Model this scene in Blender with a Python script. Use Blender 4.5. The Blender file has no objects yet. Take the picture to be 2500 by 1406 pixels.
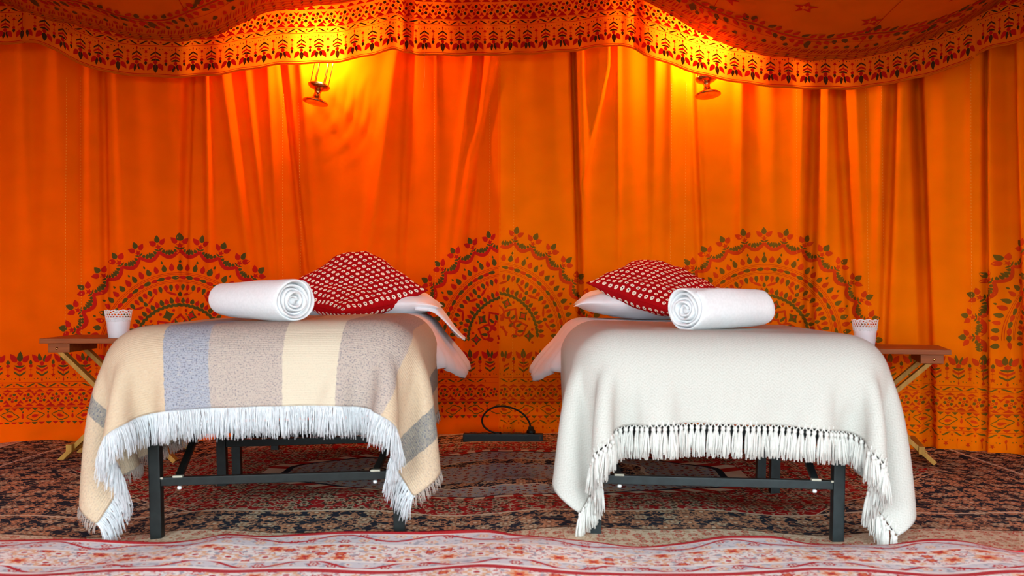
import bpy, bmesh, math, random
import numpy as np
from mathutils import Vector, Matrix, Euler

# ------------------------------------------------------------------ camera, sky, exposure
scene = bpy.context.scene
COL = scene.collection
F = 2450.0                      # focal length in pixels of the 2500 x 1406 frame
CZ = 0.775                      # camera height
HY = 703.0
cam_d = bpy.data.cameras.new('camera')
cam_d.sensor_width = 36.0
cam_d.lens = 36.0 * F / 2500.0
cam_d.clip_start = 0.02
cam_d.dof.use_dof = True
cam_d.dof.focus_distance = 4.6
cam_d.dof.aperture_fstop = 3.5
cam = bpy.data.objects.new('camera', cam_d)
cam.location = (0, 0, CZ)
cam.rotation_euler = (math.radians(90), 0, 0)
COL.objects.link(cam)
scene.camera = cam

world = bpy.data.worlds.new('overcast_sky')
scene.world = world
world.use_nodes = True
bg = world.node_tree.nodes['Background']
bg.inputs[0].default_value = (0.79, 0.94, 1.0, 1)
bg.inputs[1].default_value = 1.0

scene.view_settings.view_transform = 'Standard'
scene.view_settings.look = 'None'
scene.view_settings.gamma = 1.0
scene.view_settings.use_curve_mapping = False
scene.view_settings.exposure = 3.05
scene.cycles.adaptive_threshold = 0.06
scene.cycles.use_light_tree = False
scene.cycles.max_bounces = 5
scene.cycles.diffuse_bounces = 4
scene.cycles.transmission_bounces = 4
scene.cycles.sample_clamp_indirect = 6.0

LAMP = 80.0                    # emission strength of a lantern bulb

rnd = random.Random(7)
nrs = np.random.RandomState(3)

# ------------------------------------------------------------------ node helpers
class S:
    """a socket that does arithmetic"""
    def __init__(self, nt, s): self.nt, self.s = nt, s
    def _m(self, op, *a, clamp=False):
        n = self.nt.nodes.new('ShaderNodeMath'); n.operation = op; n.use_clamp = clamp
        for i, v in enumerate((self,) + a):
            if isinstance(v, S): self.nt.links.new(v.s, n.inputs[i])
            else: n.inputs[i].default_value = v
        return S(self.nt, n.outputs[0])
    def __add__(self, o): return self._m('ADD', o)
    __radd__ = __add__
    def __sub__(self, o): return self._m('SUBTRACT', o)
    def __rsub__(self, o): return (self * -1.0) + o
    def __mul__(self, o): return self._m('MULTIPLY', o)
    __rmul__ = __mul__
    def __truediv__(self, o): return self._m('DIVIDE', o)
    def abs(self): return self._m('ABSOLUTE')
    def frac(self): return self._m('FRACT')
    def floor(self): return self._m('FLOOR')
    def sin(self): return self._m('SINE')
    def cos(self): return self._m('COSINE')
    def sqrt(self): return self._m('SQRT')
    def atan2(self, o): return self._m('ARCTAN2', o)
    def min(self, o): return self._m('MINIMUM', o)
    def max(self, o): return self._m('MAXIMUM', o)
    def lt(self, o): return self._m('LESS_THAN', o)
    def gt(self, o): return self._m('GREATER_THAN', o)
    def ping(self, p): return self._m('PINGPONG', p)
    def between(self, a, b): return self.gt(a) * self.lt(b)
    def step(self, a, b):
        n = self.nt.nodes.new('ShaderNodeMapRange'); n.interpolation_type = 'SMOOTHSTEP'
        self.nt.links.new(self.s, n.inputs[0]); n.inputs[1].default_value = a; n.inputs[2].default_value = b
        return S(self.nt, n.outputs[0])

class NT:
    def __init__(self, m):
        m.use_nodes = True
        self.t = m.node_tree; self.t.nodes.clear()
        self.out = self.t.nodes.new('ShaderNodeOutputMaterial')
    def n(self, typ, **kw):
        x = self.t.nodes.new(typ)
        for k, v in kw.items(): setattr(x, k, v)
        return x
    def link(self, a, b): self.t.links.new(a.s if isinstance(a, S) else a, b)
    def uv(self):
        u = self.n('ShaderNodeUVMap')
        sp = self.n('ShaderNodeSeparateXYZ'); self.link(u.outputs[0], sp.inputs[0])
        return S(self.t, sp.outputs[0]), S(self.t, sp.outputs[1]), u.outputs[0]
    def obj(self):
        c = self.n('ShaderNodeTexCoord'); return c.outputs['Object']
    def vec(self, x, y, z=0.0):
        c = self.n('ShaderNodeCombineXYZ')
        for i, v in enumerate((x, y, z)):
            if isinstance(v, S): self.link(v, c.inputs[i])
            else: c.inputs[i].default_value = v
        return c.outputs[0]
    def noise(self, vec, scale, detail=2.0, rough=0.5, col=False):
        x = self.n('ShaderNodeTexNoise'); x.inputs['Scale'].default_value = scale
        x.inputs['Detail'].default_value = detail; x.inputs['Roughness'].default_value = rough
        if vec is not None: self.link(vec, x.inputs['Vector'])
        return S(self.t, x.outputs[0])
    def vor(self, vec, scale, rand=1.0):
        x = self.n('ShaderNodeTexVoronoi', voronoi_dimensions='2D'); x.inputs['Scale'].default_value = scale
        x.inputs['Randomness'].default_value = rand
        self.link(vec, x.inputs['Vector']); return x
    def mix(self, fac, a, b):
        x = self.n('ShaderNodeMix', data_type='RGBA')
        if isinstance(fac, S): self.link(fac, x.inputs[0])
        else: x.inputs[0].default_value = fac
        for i, v in ((6, a), (7, b)):
            if isinstance(v, (tuple, list)): x.inputs[i].default_value = tuple(v[:3]) + (1,)
            else: self.link(v, x.inputs[i])
        return x.outputs[2]
    def ramp(self, fac, stops, const=True):
        x = self.n('ShaderNodeValToRGB'); r = x.color_ramp
        r.interpolation = 'CONSTANT' if const else 'LINEAR'
        while len(r.elements) < len(stops): r.elements.new(0.5)
        for e, (p, c) in zip(r.elements, stops): e.position = p; e.color = tuple(c) + (1,)
        self.link(fac, x.inputs[0]); return x.outputs[0]
    def bump(self, h, strength=0.3, dist=0.002):
        x = self.n('ShaderNodeBump'); x.inputs['Strength'].default_value = strength
        x.inputs['Distance'].default_value = dist; self.link(h, x.inputs['Height']); return x.outputs[0]
    def principled(self, col, rough=0.6, metal=0.0, normal=None, spec=0.3, sheen=0.0):
        if rough.__class__ is float and rough >= 0.85 and metal == 0.0:      # matt cloth
            d = self.n('ShaderNodeBsdfDiffuse')
            if isinstance(col, (tuple, list)): d.inputs[0].default_value = tuple(col) + (1,)
            else: self.link(col, d.inputs[0])
            if normal is not None: self.link(normal, d.inputs['Normal'])
            self.link(d.outputs[0], self.out.inputs[0]); return d
        p = self.n('ShaderNodeBsdfPrincipled')
        if isinstance(col, (tuple, list)): p.inputs['Base Color'].default_value = tuple(col) + (1,)
        else: self.link(col, p.inputs['Base Color'])
        if isinstance(rough, S): self.link(rough, p.inputs['Roughness'])
        else: p.inputs['Roughness'].default_value = rough
        p.inputs['Metallic'].default_value = metal
        p.inputs['Specular IOR Level'].default_value = spec
        if sheen: p.inputs['Sheen Weight'].default_value = sheen
        if normal is not None: self.link(normal, p.inputs['Normal'])
        self.link(p.outputs[0], self.out.inputs[0]); return p
    def cloth(self, col, trans=0.1, normal=None, tcol=None):
        if trans < 0.1: return self.principled(col, 1.0)
        d = self.n('ShaderNodeBsdfDiffuse'); t = self.n('ShaderNodeBsdfTranslucent'); m = self.n('ShaderNodeMixShader')
        for sh, c in ((d, col), (t, tcol or col)):
            if isinstance(c, (tuple, list)): sh.inputs[0].default_value = tuple(c) + (1,)
            else: self.link(c, sh.inputs[0])
            if normal is not None: self.link(normal, sh.inputs['Normal'])
        m.inputs[0].default_value = trans
        self.link(d.outputs[0], m.inputs[1]); self.link(t.outputs[0], m.inputs[2]); self.link(m.outputs[0], self.out.inputs[0])

def newmat(name):
    m = bpy.data.materials.new(name); return m, NT(m)
def scl(c, k): return tuple(min(1.0, x * k) for x in c)

def cloth_mat(name, col, trans, var=0.12, weave=420.0, tcol=None):
    m, t = newmat(name)
    u, v, uv = t.uv()
    n1 = t.noise(uv, 7.0, 1.0)
    c = t.mix(n1, scl(col, 1 - var), scl(col, 1 + var))
    t.cloth(c, trans, None, tcol)
    return m

def plain(name, col, rough=0.6, metal=0.0, spec=0.3, var=0.08, scale=30.0, bump=0.0, sheen=0.0):
    m, t = newmat(name)
    o = t.obj()
    n = t.noise(o, scale, 3.0)
    c = t.mix(n.step(0.3, 0.7), scl(col, 1 - var), scl(col, 1 + var))
    nb = t.bump(t.noise(o, scale * 6, 3.0), bump, 0.002) if bump else None
    t.principled(c, rough, metal, nb, spec, sheen)
    return m

# ------------------------------------------------------------------ materials
M = {}
ORL = (0.84, 0.105, 0.001); ORR = (0.84, 0.165, 0.001)
RED = (0.50, 0.012, 0.008); DRK = (0.085, 0.060, 0.012)
M['canvas_left'] = cloth_mat('orange_canvas_deep', ORL, 0.012)
M['canvas_right'] = cloth_mat('orange_canvas_bright', ORR, 0.015)
M['canvas_ceil'] = cloth_mat('orange_canvas_roof', (0.58, 0.115, 0.004), 0.006)
M['canvas_val'] = cloth_mat('orange_canvas_valance', (0.66, 0.15, 0.006), 0.45, tcol=(0.9, 0.30, 0.012))
M['dye_red'] = cloth_mat('red_dye', RED, 0.06, 0.2)
M['dye_dark'] = cloth_mat('dark_olive_dye', DRK, 0.06, 0.25)
M['dye_red_faint'] = cloth_mat('faded_red_dye', (0.60, 0.045, 0.006), 0.06, 0.35)
M['dye_dark_faint'] = cloth_mat('faded_olive_dye', (0.16, 0.090, 0.010), 0.06, 0.3)
M['dye_red_val'] = cloth_mat('valance_red_dye', (0.52, 0.014, 0.008), 0.40, 0.2)
M['dye_dark_val'] = cloth_mat('valance_dark_dye', (0.060, 0.030, 0.010), 0.35, 0.2)
M['thread'] = cloth_mat('pale_stitching_thread', (0.86, 0.30, 0.05), 0.05)
M['dye_red_ceil'] = cloth_mat('roof_red_dye', (0.42, 0.02, 0.008), 0.05, 0.2)
M['dye_dark_ceil'] = cloth_mat('roof_dark_dye', (0.12, 0.05, 0.012), 0.05, 0.2)
M['metal_dark'] = plain('black_painted_steel', (0.0050, 0.0062, 0.0058), 0.45, 0.0, 0.22, 0.3, 40, 0.05)
M['metal_teal'] = plain('slate_painted_steel', (0.0085, 0.0135, 0.0145), 0.42, 0.0, 0.3, 0.25, 40, 0.05)
M['weld'] = plain('grey_weld', (0.35, 0.32, 0.25), 0.5, 0.4)
M['foot_plug'] = plain('white_plastic_cap', (0.75, 0.75, 0.75), 0.5)
M['mattress'] = plain('mattress_ticking', (0.70, 0.70, 0.72), 0.9)
M['sheet'] = plain('white_cotton_sheet', (0.80, 0.75, 0.77), 0.85, 0, 0.2, 0.03, 12, 0.15)
M['pillowcase'] = plain('white_cotton_pillowcase', (0.84, 0.83, 0.86), 0.85, 0, 0.2, 0.03, 9, 0.15)
M['towel'] = plain('white_terry', (0.90, 0.91, 0.93), 1.0, 0, 0.1, 0.03, 120, 0.9, 0.3)
M['brass'] = plain('aged_brass', (0.55, 0.26, 0.09), 0.22, 1.0, 0.5, 0.25, 60)
M['wire'] = plain('dark_brass_wire', (0.30, 0.13, 0.05), 0.35, 0.9)
M['plastic_black'] = plain('black_plastic', (0.0045, 0.0055, 0.0055), 0.45, 0, 0.25)
M['cable'] = plain('black_rubber', (0.003, 0.003, 0.003), 0.5, 0, 0.25)
M['slot'] = plain('brown_socket', (0.04, 0.016, 0.006), 0.5)
M['cup'] = plain('white_enamel', (0.74, 0.73, 0.77), 0.42, 0, 0.4, 0.02)
M['lace'] = plain('white_lace_metal', (0.85, 0.85, 0.86), 0.5, 0, 0.4, 0.02)
M['ground'] = plain('dry_grassy_ground', (0.13, 0.13, 0.09), 0.95, 0, 0.1, 0.2, 3)
M['tassel'] = plain('cream_cotton_yarn', (0.62, 0.60, 0.56), 1.0, 0, 0.1, 0.06, 90)
M['fringe_white'] = plain('white_cotton_fringe', (0.67, 0.68, 0.70), 1.0, 0, 0.1, 0.05, 90)

def wood(name, a, b, axis=0):
    m, t = newmat(name)
    c = t.n('ShaderNodeTexCoord'); mp = t.n('ShaderNodeMapping'); t.link(c.outputs['Object'], mp.inputs[0])
    s = [60.0, 60.0, 60.0]; s[axis] = 4.0; mp.inputs['Scale'].default_value = s
    n = t.noise(mp.outputs[0], 1.0, 5.0, 0.6)
    col = t.ramp(n, [(0.25, a), (0.5, tuple((x + y) / 2 for x, y in zip(a, b))), (0.75, b)], False)
    t.principled(col, 0.55, 0, t.bump(n, 0.15, 0.001), 0.25)
    return m
M['wood_dark'] = wood('reddish_stained_wood', (0.20, 0.040, 0.007), (0.38, 0.095, 0.016))
M['wood_gold'] = wood('golden_varnished_wood', (0.34, 0.16, 0.022), (0.55, 0.28, 0.045), 2)

# cushion print
def cushion_mat():
    m, t = newmat('red_cotton_with_white_dots')
    u, v, uv = t.uv()
    a = u * 15.0; b = v * 15.0
    x = a.frac() - 0.5; y = b.frac() - 0.5
    th = x.atan2(y)
    r = (x * x + y * y).sqrt() - (th * 6.0).cos() * 0.022
    white = r.lt(0.295); hole = (x * x + y * y).sqrt().lt(0.085)
    n = t.noise(uv, 60, 3)
    base = t.mix(n, (0.33, 0.004, 0.007), (0.42, 0.008, 0.010))
    c = t.mix(white, base, (0.90, 0.80, 0.66))
    c = t.mix(hole, c, (0.03, 0.02, 0.035))
    nb = t.bump(t.noise(uv, 9, 4) * 1.0 + t.noise(uv, 300, 1) * 0.12, 0.5, 0.006)
    t.principled(c, 0.85, 0, nb, 0.15)
    return m
M['cushion'] = cushion_mat()
M['piping'] = plain('red_piping', (0.36, 0.006, 0.008), 0.85)

# striped throw
def stripe_mat():
    m, t = newmat('striped_woven_throw')
    u, v, uv = t.uv()                     # metres across / along
    wob = t.noise(uv, 60, 2) * 0.008
    uu = (u + wob + 0.85) / 1.7           # 0..1 over the width
    tan = (0.51, 0.375, 0.255); cream = (0.55, 0.46, 0.35); blue = (0.295, 0.295, 0.335); brown = (0.40, 0.32, 0.275); grey = (0.24, 0.215, 0.18)
    X = lambda x: (x + 0.85) / 1.7
    ks = [(-.85, tan, .25), (-.60, grey, .9), (-.555, tan, .12), (-.268, blue, .85), (-.139, brown, .62), (.081, cream, .1), (.25, brown, .7), (.445, tan, .2), (.62, grey, .9), (.70, tan, .3)]
    base = t.ramp(uu, [(X(k), c) for k, c, q in ks])
    amt = t.ramp(uu, [(X(k), (q,) * 3) for k, c, q in ks])
    sep = t.n('ShaderNodeSeparateColor'); t.link(amt, sep.inputs[0]); amt = S(t.t, sep.outputs[0])
    sp = t.noise(t.vec(u * 230.0, v * 230.0), 1.0, 1.0)
    sp2 = t.noise(t.vec(u * 60.0, v * 420.0), 1.0, 1.0)
    k = sp.step(0.55, 0.62) * amt
    c = t.mix(k, base, (0.10, 0.10, 0.14))
    c = t.mix(sp2.step(0.5, 0.75) * 0.35, c, scl(cream, 1.05))
    rib = (v * 900.0).sin()
    nb = t.bump(rib * 0.3 + sp * 0.8, 0.5, 0.002)
    t.principled(c, 0.95, 0, nb, 0.1, 0.15)
    return m
M['throw_striped'] = stripe_mat()
def cream_mat():
    m, t = newmat('cream_herringbone_throw')
    u, v, uv = t.uv()
    zz = (v * 620.0 + (u * 60.0).ping(1.0) * 9.0).sin()
    n = t.noise(uv, 320, 2)
    c = t.mix(n.step(0.35, 0.65), (0.425, 0.405, 0.365), (0.515, 0.495, 0.455))
    c = t.mix(zz.step(-0.4, 0.8) * 0.30, c, (0.57, 0.555, 0.52))
    t.principled(c, 0.95, 0, t.bump(zz * 0.25 + n * 0.6, 0.35, 0.0015), 0.1, 0.15)
    return m
M['throw_cream'] = cream_mat()

# rugs ---------------------------------------------------------------
def floral(t, uv, scale, seed, rand=0.55):
    """returns petal mask, heart mask, tendril mask, second flower mask, random"""
    mp = t.n('ShaderNodeMapping'); t.link(uv, mp.inputs[0]); mp.inputs['Location'].default_value = (seed, seed * 1.7, 0)
    w = mp.outputs[0]
    vo = t.vor(w, scale, rand)
    dv = t.n('ShaderNodeVectorMath', operation='SUBTRACT')
    sc = t.n('ShaderNodeVectorMath', operation='SCALE'); t.link(w, sc.inputs[0]); sc.inputs['Scale'].default_value = 1.0
    t.link(sc.outputs[0], dv.inputs[0]); t.link(vo.outputs['Position'], dv.inputs[1])
    sp = t.n('ShaderNodeSeparateXYZ'); t.link(dv.outputs[0], sp.inputs[0])
    x, y = S(t.t, sp.outputs[0]), S(t.t, sp.outputs[1])
    r = S(t.t, vo.outputs['Distance'])
    th = x.atan2(y)
    rr = r + (th * 6.0).cos() * 0.06
    sc2 = t.n('ShaderNodeSeparateColor'); t.link(vo.outputs['Color'], sc2.inputs[0])
    rndv = S(t.t, sc2.outputs[0])
    n = t.noise(w, scale * 1.6, 2.0)
    tend = (n - 0.5).abs().lt(0.022)
    n2 = t.noise(w, scale * 2.2, 1.0)
    leaf = n2
    return rr.lt(0.34), rr.lt(0.20), r.lt(0.09), tend, leaf, rndv

def rug_main():
    m, t = newmat('persian_rug_red_and_navy')
    u, v, uv = t.uv()                    # metres from the rug's centre
    x = u.abs(); y = v.abs()
    e = (x * -1.0 + 2.55).min(y * -1.0 + 1.17)
    p, h, c0, td, lf, rv = floral(t, uv, 13.0, 3.1)
    p2, h2, c2, td2, lf2, rv2 = floral(t, uv, 24.0, 8.3)
    red = (0.30, 0.008, 0.010); navy = (0.012, 0.017, 0.030); beige = (0.42, 0.33, 0.22); peach = (0.50, 0.24, 0.13)
    grey = (0.29, 0.32, 0.35); cream = (0.60, 0.50, 0.36); dark = (0.05, 0.025, 0.018)
    # red field
    f = t.mix(lf2.gt(0.64), red, scl(beige, 0.8)); f = t.mix(td, f, beige)
    f = t.mix(p, f, dark); f = t.mix(p * c0.max(h), f, t.mix(rv.gt(0.5), beige, peach)); f = t.mix(c0, f, red)
    f = t.mix(p2 * rv2.gt(0.62), f, scl(beige, 0.95)); f = t.mix(h2 * rv2.gt(0.62), f, dark)
    # navy floral
    g = t.mix(lf2.gt(0.68), navy, scl(beige, 0.8)); g = t.mix(td, g, scl(peach, 0.7))
    g = t.mix(p, g, t.mix(rv.gt(0.5), peach, beige)); g = t.mix(h, g, scl(peach, 0.5)); g = t.mix(c0, g, cream)
    g = t.mix(p2 * rv2.gt(0.6), g, peach); g = t.mix(h2 * rv2.gt(0.6), g, navy)
    # grey medallion
    k = t.mix(lf2.gt(0.63), grey, scl(navy, 1.5)); k = t.mix(td, k, beige); k = t.mix(p2, k, t.mix(rv2, beige, grey)); k = t.mix(h2, k, scl(red, 0.6))
    # spandrels
    sd = x - 1.10 - (y * -1.0 + 0.80) * 0.95 + ((x + y) * 9.0).ping(1.0) * 0.07
    f = t.mix(sd.gt(-0.012), f, cream); f = t.mix(sd.gt(0.0), f, g)
    f = t.mix(sd.between(0.05, 0.06), f, cream)
    # medallion
    md = ((x / 0.95) * (x / 0.95) + (y / 0.50) * (y / 0.50)).sqrt() + (x.atan2(y) * 16.0).cos() * 0.02
    tooth = (x.atan2(y) * 46.0).sin().gt(0.0)
    f = t.mix(md.between(1.0, 1.08), f, t.mix(tooth, (0.40, 0.02, 0.015), cream)); f = t.mix(md.lt(1.0), f, scl(navy, 1.2)); f = t.mix(md.lt(0.97), f, k)
    f = t.mix(md.between(0.62, 0.64), f, cream)
    f = t.mix(md.between(0.44, 0.62), f, g)
    # borders
    f = t.mix(e.lt(0.40), f, cream); f = t.mix(e.lt(0.388), f, g)
    bl = t.mix(td2, cream, scl(peach, 0.8)); bl = t.mix(p2 * rv2.gt(0.4), bl, (0.45, 0.06, 0.04)); bl = t.mix(h2, bl, beige)
    f = t.mix(e.lt(0.145), f, dark); f = t.mix(e.lt(0.135), f, bl); f = t.mix(e.lt(-0.25), f, (0.42, 0.015, 0.015))
    n = t.noise(uv, 500, 1)
    f = t.mix(n.step(0.4, 0.75) * 0.14, f, (0.35, 0.30, 0.25))
    t.principled(f, 0.95, 0, t.bump(n, 0.3, 0.002), 0.1, 0.1)
    return m
M['rug_main'] = rug_main()

def rug_front():
    m, t = newmat('persian_rug_cream_and_red')
    u, v, uv = t.uv()                    # v metres inward from the red edge
    cream = (0.66, 0.59, 0.53); red = (0.40, 0.012, 0.020); orange = (0.62, 0.13, 0.045); peach = (0.66, 0.38, 0.24); grey = (0.34, 0.34, 0.39); lav = (0.55, 0.53, 0.56)
    p, h, c0, td, lf, rv = floral(t, uv, 10.0, 1.9, 0.35)
    p2, h2, c2, td2, lf2, rv2 = floral(t, uv, 20.0, 5.7, 0.4)
    white = (0.72, 0.68, 0.65)
    a = t.mix(lf2.gt(0.58), lav, grey); a = t.mix(p2 * rv2.gt(0.35), a, t.mix(rv2.gt(0.7), red, peach)); a = t.mix(h2, a, cream); a = t.mix(c2, a, red)
    ph = v.gt(0.3) * 1.3
    sc = ((u * 22.0 + ph).sin() * 0.034 + v - 0.085 - v.gt(0.25) * 0.28).abs()
    a = t.mix(sc.lt(0.008), a, red)
    b = t.mix(lf2.gt(0.58), white, grey); b = t.mix(td2, b, (0.50, 0.10, 0.09)); b = t.mix(p, b, t.mix(rv.gt(0.6), peach, (0.72, 0.50, 0.38))); b = t.mix(h, b, t.mix(rv.gt(0.55), white, orange)); b = t.mix(c0, b, red)
    b = t.mix(p2 * rv2.gt(0.78), b, red); b = t.mix(h2 * rv2.gt(0.78), b, orange)
    f = t.mix(v.lt(0.165), b, white); f = t.mix(v.lt(0.152), f, a); f = t.mix(v.lt(0.046), f, white)
    f = t.mix(v.gt(0.325), f, white); f = t.mix(v.gt(0.338), f, a)
    f = t.mix(v.gt(0.395), f, white); f = t.mix(v.gt(0.41), f, red); f = t.mix(v.gt(0.44), f, b)
    f = t.mix(v.lt(0.036), f, (0.46, 0.005, 0.012))
    n = t.noise(uv, 420, 1)
    f = t.mix(n.step(0.4, 0.75) * 0.15, f, (0.75, 0.68, 0.64))
    t.principled(f, 0.95, 0, t.bump(n, 0.3, 0.002), 0.1, 0.1)
    return m
M['rug_front'] = rug_front()

def bulb_mat():
    m, t = newmat('glowing_bulb')
    e = t.n('ShaderNodeEmission'); e.inputs[0].default_value = (1.0, 0.62, 0.20, 1); e.inputs[1].default_value = LAMP
    t.link(e.outputs[0], t.out.inputs[0]); return m
M['bulb'] = bulb_mat()

# ------------------------------------------------------------------ object helpers
def tag(o, label=None, cat=None, group=None, kind=None):
    if label: o['label'] = label
    if cat: o['category'] = cat
    if group: o['group'] = group
    if kind: o['kind'] = kind
    return o
def empty(name, loc=(0, 0, 0), rot=(0, 0, 0)):
    o = bpy.data.objects.new(name, None); COL.objects.link(o)
    o.empty_display_size = 0.1; o.location = loc; o.rotation_euler = rot; return o
def link_mesh(name, me, mats, parent=None):
    o = bpy.data.objects.new(name, me); COL.objects.link(o)
    for x in (mats if isinstance(mats, (list, tuple)) else [mats]):
        if len(me.materials) < 16: me.materials.append(M[x] if isinstance(x, str) else x)
    if parent is not None: o.parent = parent
    return o
def share(name, src, parent=None, loc=None, rot=None):
    o = bpy.data.objects.new(name, src.data); COL.objects.link(o)
    if parent is not None: o.parent = parent
    if loc is not None: o.location = loc
    if rot is not None: o.rotation_euler = rot
    return o
def mesh_py(name, verts, faces, mats, parent=None, smooth=True, uvs=None, mi=None):
    me = bpy.data.meshes.new(name)
    me.from_pydata([tuple(map(float, v)) for v in verts], [], [tuple(map(int, f)) for f in faces])
    if smooth: me.polygons.foreach_set('use_smooth', [True] * len(me.polygons))
    if uvs is not None:
        ul = me.uv_layers.new(name='UVMap')
        li = np.empty(len(me.loops), dtype=np.int32); me.loops.foreach_get('vertex_index', li)
        ul.data.foreach_set('uv', np.asarray(uvs, dtype=np.float32)[li].ravel())
    if mi is not None: me.polygons.foreach_set('material_index', np.asarray(mi, dtype=np.int32))
    me.update()
    return link_mesh(name, me, mats, parent)
def grid_faces(nu, nv, off=0, closed_u=False):
    """vertex index = i*nv + j"""
    f = []
    for i in range(nu if closed_u else nu - 1):
        for j in range(nv - 1):
            a = off + i * nv + j; b = off + ((i + 1) % nu) * nv + j
            f.append((a, b, b + 1, a + 1))
    return f
class MB:
    """collects shapes into ONE mesh part"""
    def __init__(self): self.v, self.f = [], []
    def box(self, c, s, rot=None, bev=0.0):
        bm = bmesh.new(); bmesh.ops.create_cube(bm, size=1.0)
        for v in bm.verts: v.co = Vector((v.co.x * s[0], v.co.y * s[1], v.co.z * s[2]))
        if bev: bmesh.ops.bevel(bm, geom=bm.edges[:], offset=bev, segments=2, affect='EDGES', profile=0.7)
        R = rot.to_matrix() if isinstance(rot, Euler) else (rot if rot is not None else Matrix.Identity(3))
        o = len(self.v); bm.verts.index_update()
        self.v += [R @ v.co + Vector(c) for v in bm.verts]
        self.f += [[o + v.index for v in f.verts] for f in bm.faces]; bm.free(); return self
    def bar(self, a, b, w, h, bev=0.002, up=(0, 0, 1)):
        a, b = Vector(a), Vector(b); d = (b - a); L = d.length; x = d.normalized()
        y = Vector(up).cross(x)
        if y.length < 1e-4: y = Vector((0, 1, 0)).cross(x)
        y.normalize(); z = x.cross(y)
        R = Matrix((x, y, z)).transposed()
        return self.box((a + b) / 2, (L, w, h), R, bev)
    def lathe(self, prof, n=24, c=(0, 0, 0), cap=True):
        o = len(self.v); m = len(prof)
        for i in range(n):
            a = 2 * math.pi * i / n
            for r, z in prof: self.v.append(Vector((c[0] + r * math.cos(a), c[1] + r * math.sin(a), c[2] + z)))
        for i in range(n):
            for j in range(m - 1):
                p = o + i * m + j; q = o + ((i + 1) % n) * m + j
                self.f.append([p, q, q + 1, p + 1])
        if cap:
            self.f.append([o + i * m for i in range(n)][::-1]); self.f.append([o + i * m + m - 1 for i in range(n)])
        return self
    def tube(self, pts, r, n=6, taper=None):
        pts = [Vector(p) for p in pts]; o = len(self.v); m = len(pts)
        nrm = None
        for k, p in enumerate(pts):
            d = (pts[min(k + 1, m - 1)] - pts[max(k - 1, 0)]).normalized()
            if nrm is None:
                nrm = d.orthogonal().normalized()
            nrm = (nrm - d * nrm.dot(d)).normalized(); bi = d.cross(nrm)
            rr = r * (1 if taper is None else 1 + (taper - 1) * k / (m - 1))
            for i in range(n):
                a = 2 * math.pi * i / n
                self.v.append(p + nrm * rr * math.cos(a) + bi * rr * math.sin(a))
        for k in range(m - 1):
            for i in range(n):
                a = o + k * n + i; b = o + k * n + (i + 1) % n
                self.f.append([a, b, b + n, a + n])
        self.f.append([o + i for i in range(n)][::-1]); self.f.append([o + (m - 1) * n + i for i in range(n)])
        return self
    def build(self, name, mat, parent=None, smooth=False):
        o = mesh_py(name, self.v, self.f, mat, parent, smooth)
        if smooth == 'auto': pass
        return o
def hspline(xs, ys, q):
    """monotone-ish Catmull interpolation"""
    xs = np.asarray(xs, float); ys = np.asarray(ys, float)
    m = np.zeros_like(ys); d = np.diff(ys) / np.diff(xs)
    m[1:-1] = np.where(d[:-1] * d[1:] > 0, 2 * d[:-1] * d[1:] / (d[:-1] + d[1:] + 1e-12), 0); m[0] = d[0]; m[-1] = d[-1]
    q = np.clip(q, xs[0], xs[-1]); i = np.clip(np.searchsorted(xs, q) - 1, 0, len(xs) - 2)
    h = xs[i + 1] - xs[i]; t = (q - xs[i]) / h
    return ((2 * t**3 - 3 * t**2 + 1) * ys[i] + (t**3 - 2 * t**2 + t) * h * m[i] + (-2 * t**3 + 3 * t**2) * ys[i + 1] + (t**3 - t**2) * h * m[i + 1])
def sstep(a, b, x):
    t = np.clip((x - a) / (b - a), 0, 1); return t * t * (3 - 2 * t)

# ------------------------------------------------------------------ tent plan (x, y) from the left front, round the back, to the right front
PLAN = [(-3.34, 0.7), (-3.36, 2.0), (-3.30, 3.3), (-3.12, 4.25), (-2.90, 4.75), (-2.57, 5.04), (-1.75, 5.22), (-0.8, 5.32), (0, 5.35), (0.8, 5.30),
        (1.5, 5.16), (2.03, 4.97), (2.42, 4.70), (2.78, 4.20), (3.02, 3.4), (3.10, 2.2), (3.10, 0.7)]
def catmull(P, n=40):
    P = np.array(P, float); Q = np.vstack([2 * P[0] - P[1], P, 2 * P[-1] - P[-2]]); out = []
    for i in range(1, len(Q) - 2):
        t = np.linspace(0, 1, n, endpoint=False)[:, None]
        a, b, c, d = Q[i - 1], Q[i], Q[i + 1], Q[i + 2]
        out.append(0.5 * (2 * b + (c - a) * t + (2 * a - 5 * b + 4 * c - d) * t**2 + (3 * b - a - 3 * c + d) * t**3))
    return np.vstack(out + [P[-1:]])
CP = catmull(PLAN)
arc = np.concatenate([[0], np.cumsum(np.hypot(*np.diff(CP, axis=0).T))])
i0 = np.argmin(np.abs(CP[:, 0]) + (CP[:, 1] < 4) * 9); arc -= arc[i0]
TX = np.gradient(CP[:, 0], arc); TY = np.gradient(CP[:, 1], arc)
UMIN, UMAX = arc[0], arc[-1]
def plan(u):
    x = np.interp(u, arc, CP[:, 0]); y = np.interp(u, arc, CP[:, 1])
    tx = np.interp(u, arc, TX); ty = np.interp(u, arc, TY)
    return x, y, ty, -tx                 # position, inward normal
_pxs = 1250 + F * CP[:, 0] / CP[:, 1]
_ok = CP[:, 1] > 3.6
def px2u(px): return np.interp(px, _pxs[_ok], arc[_ok])

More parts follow.
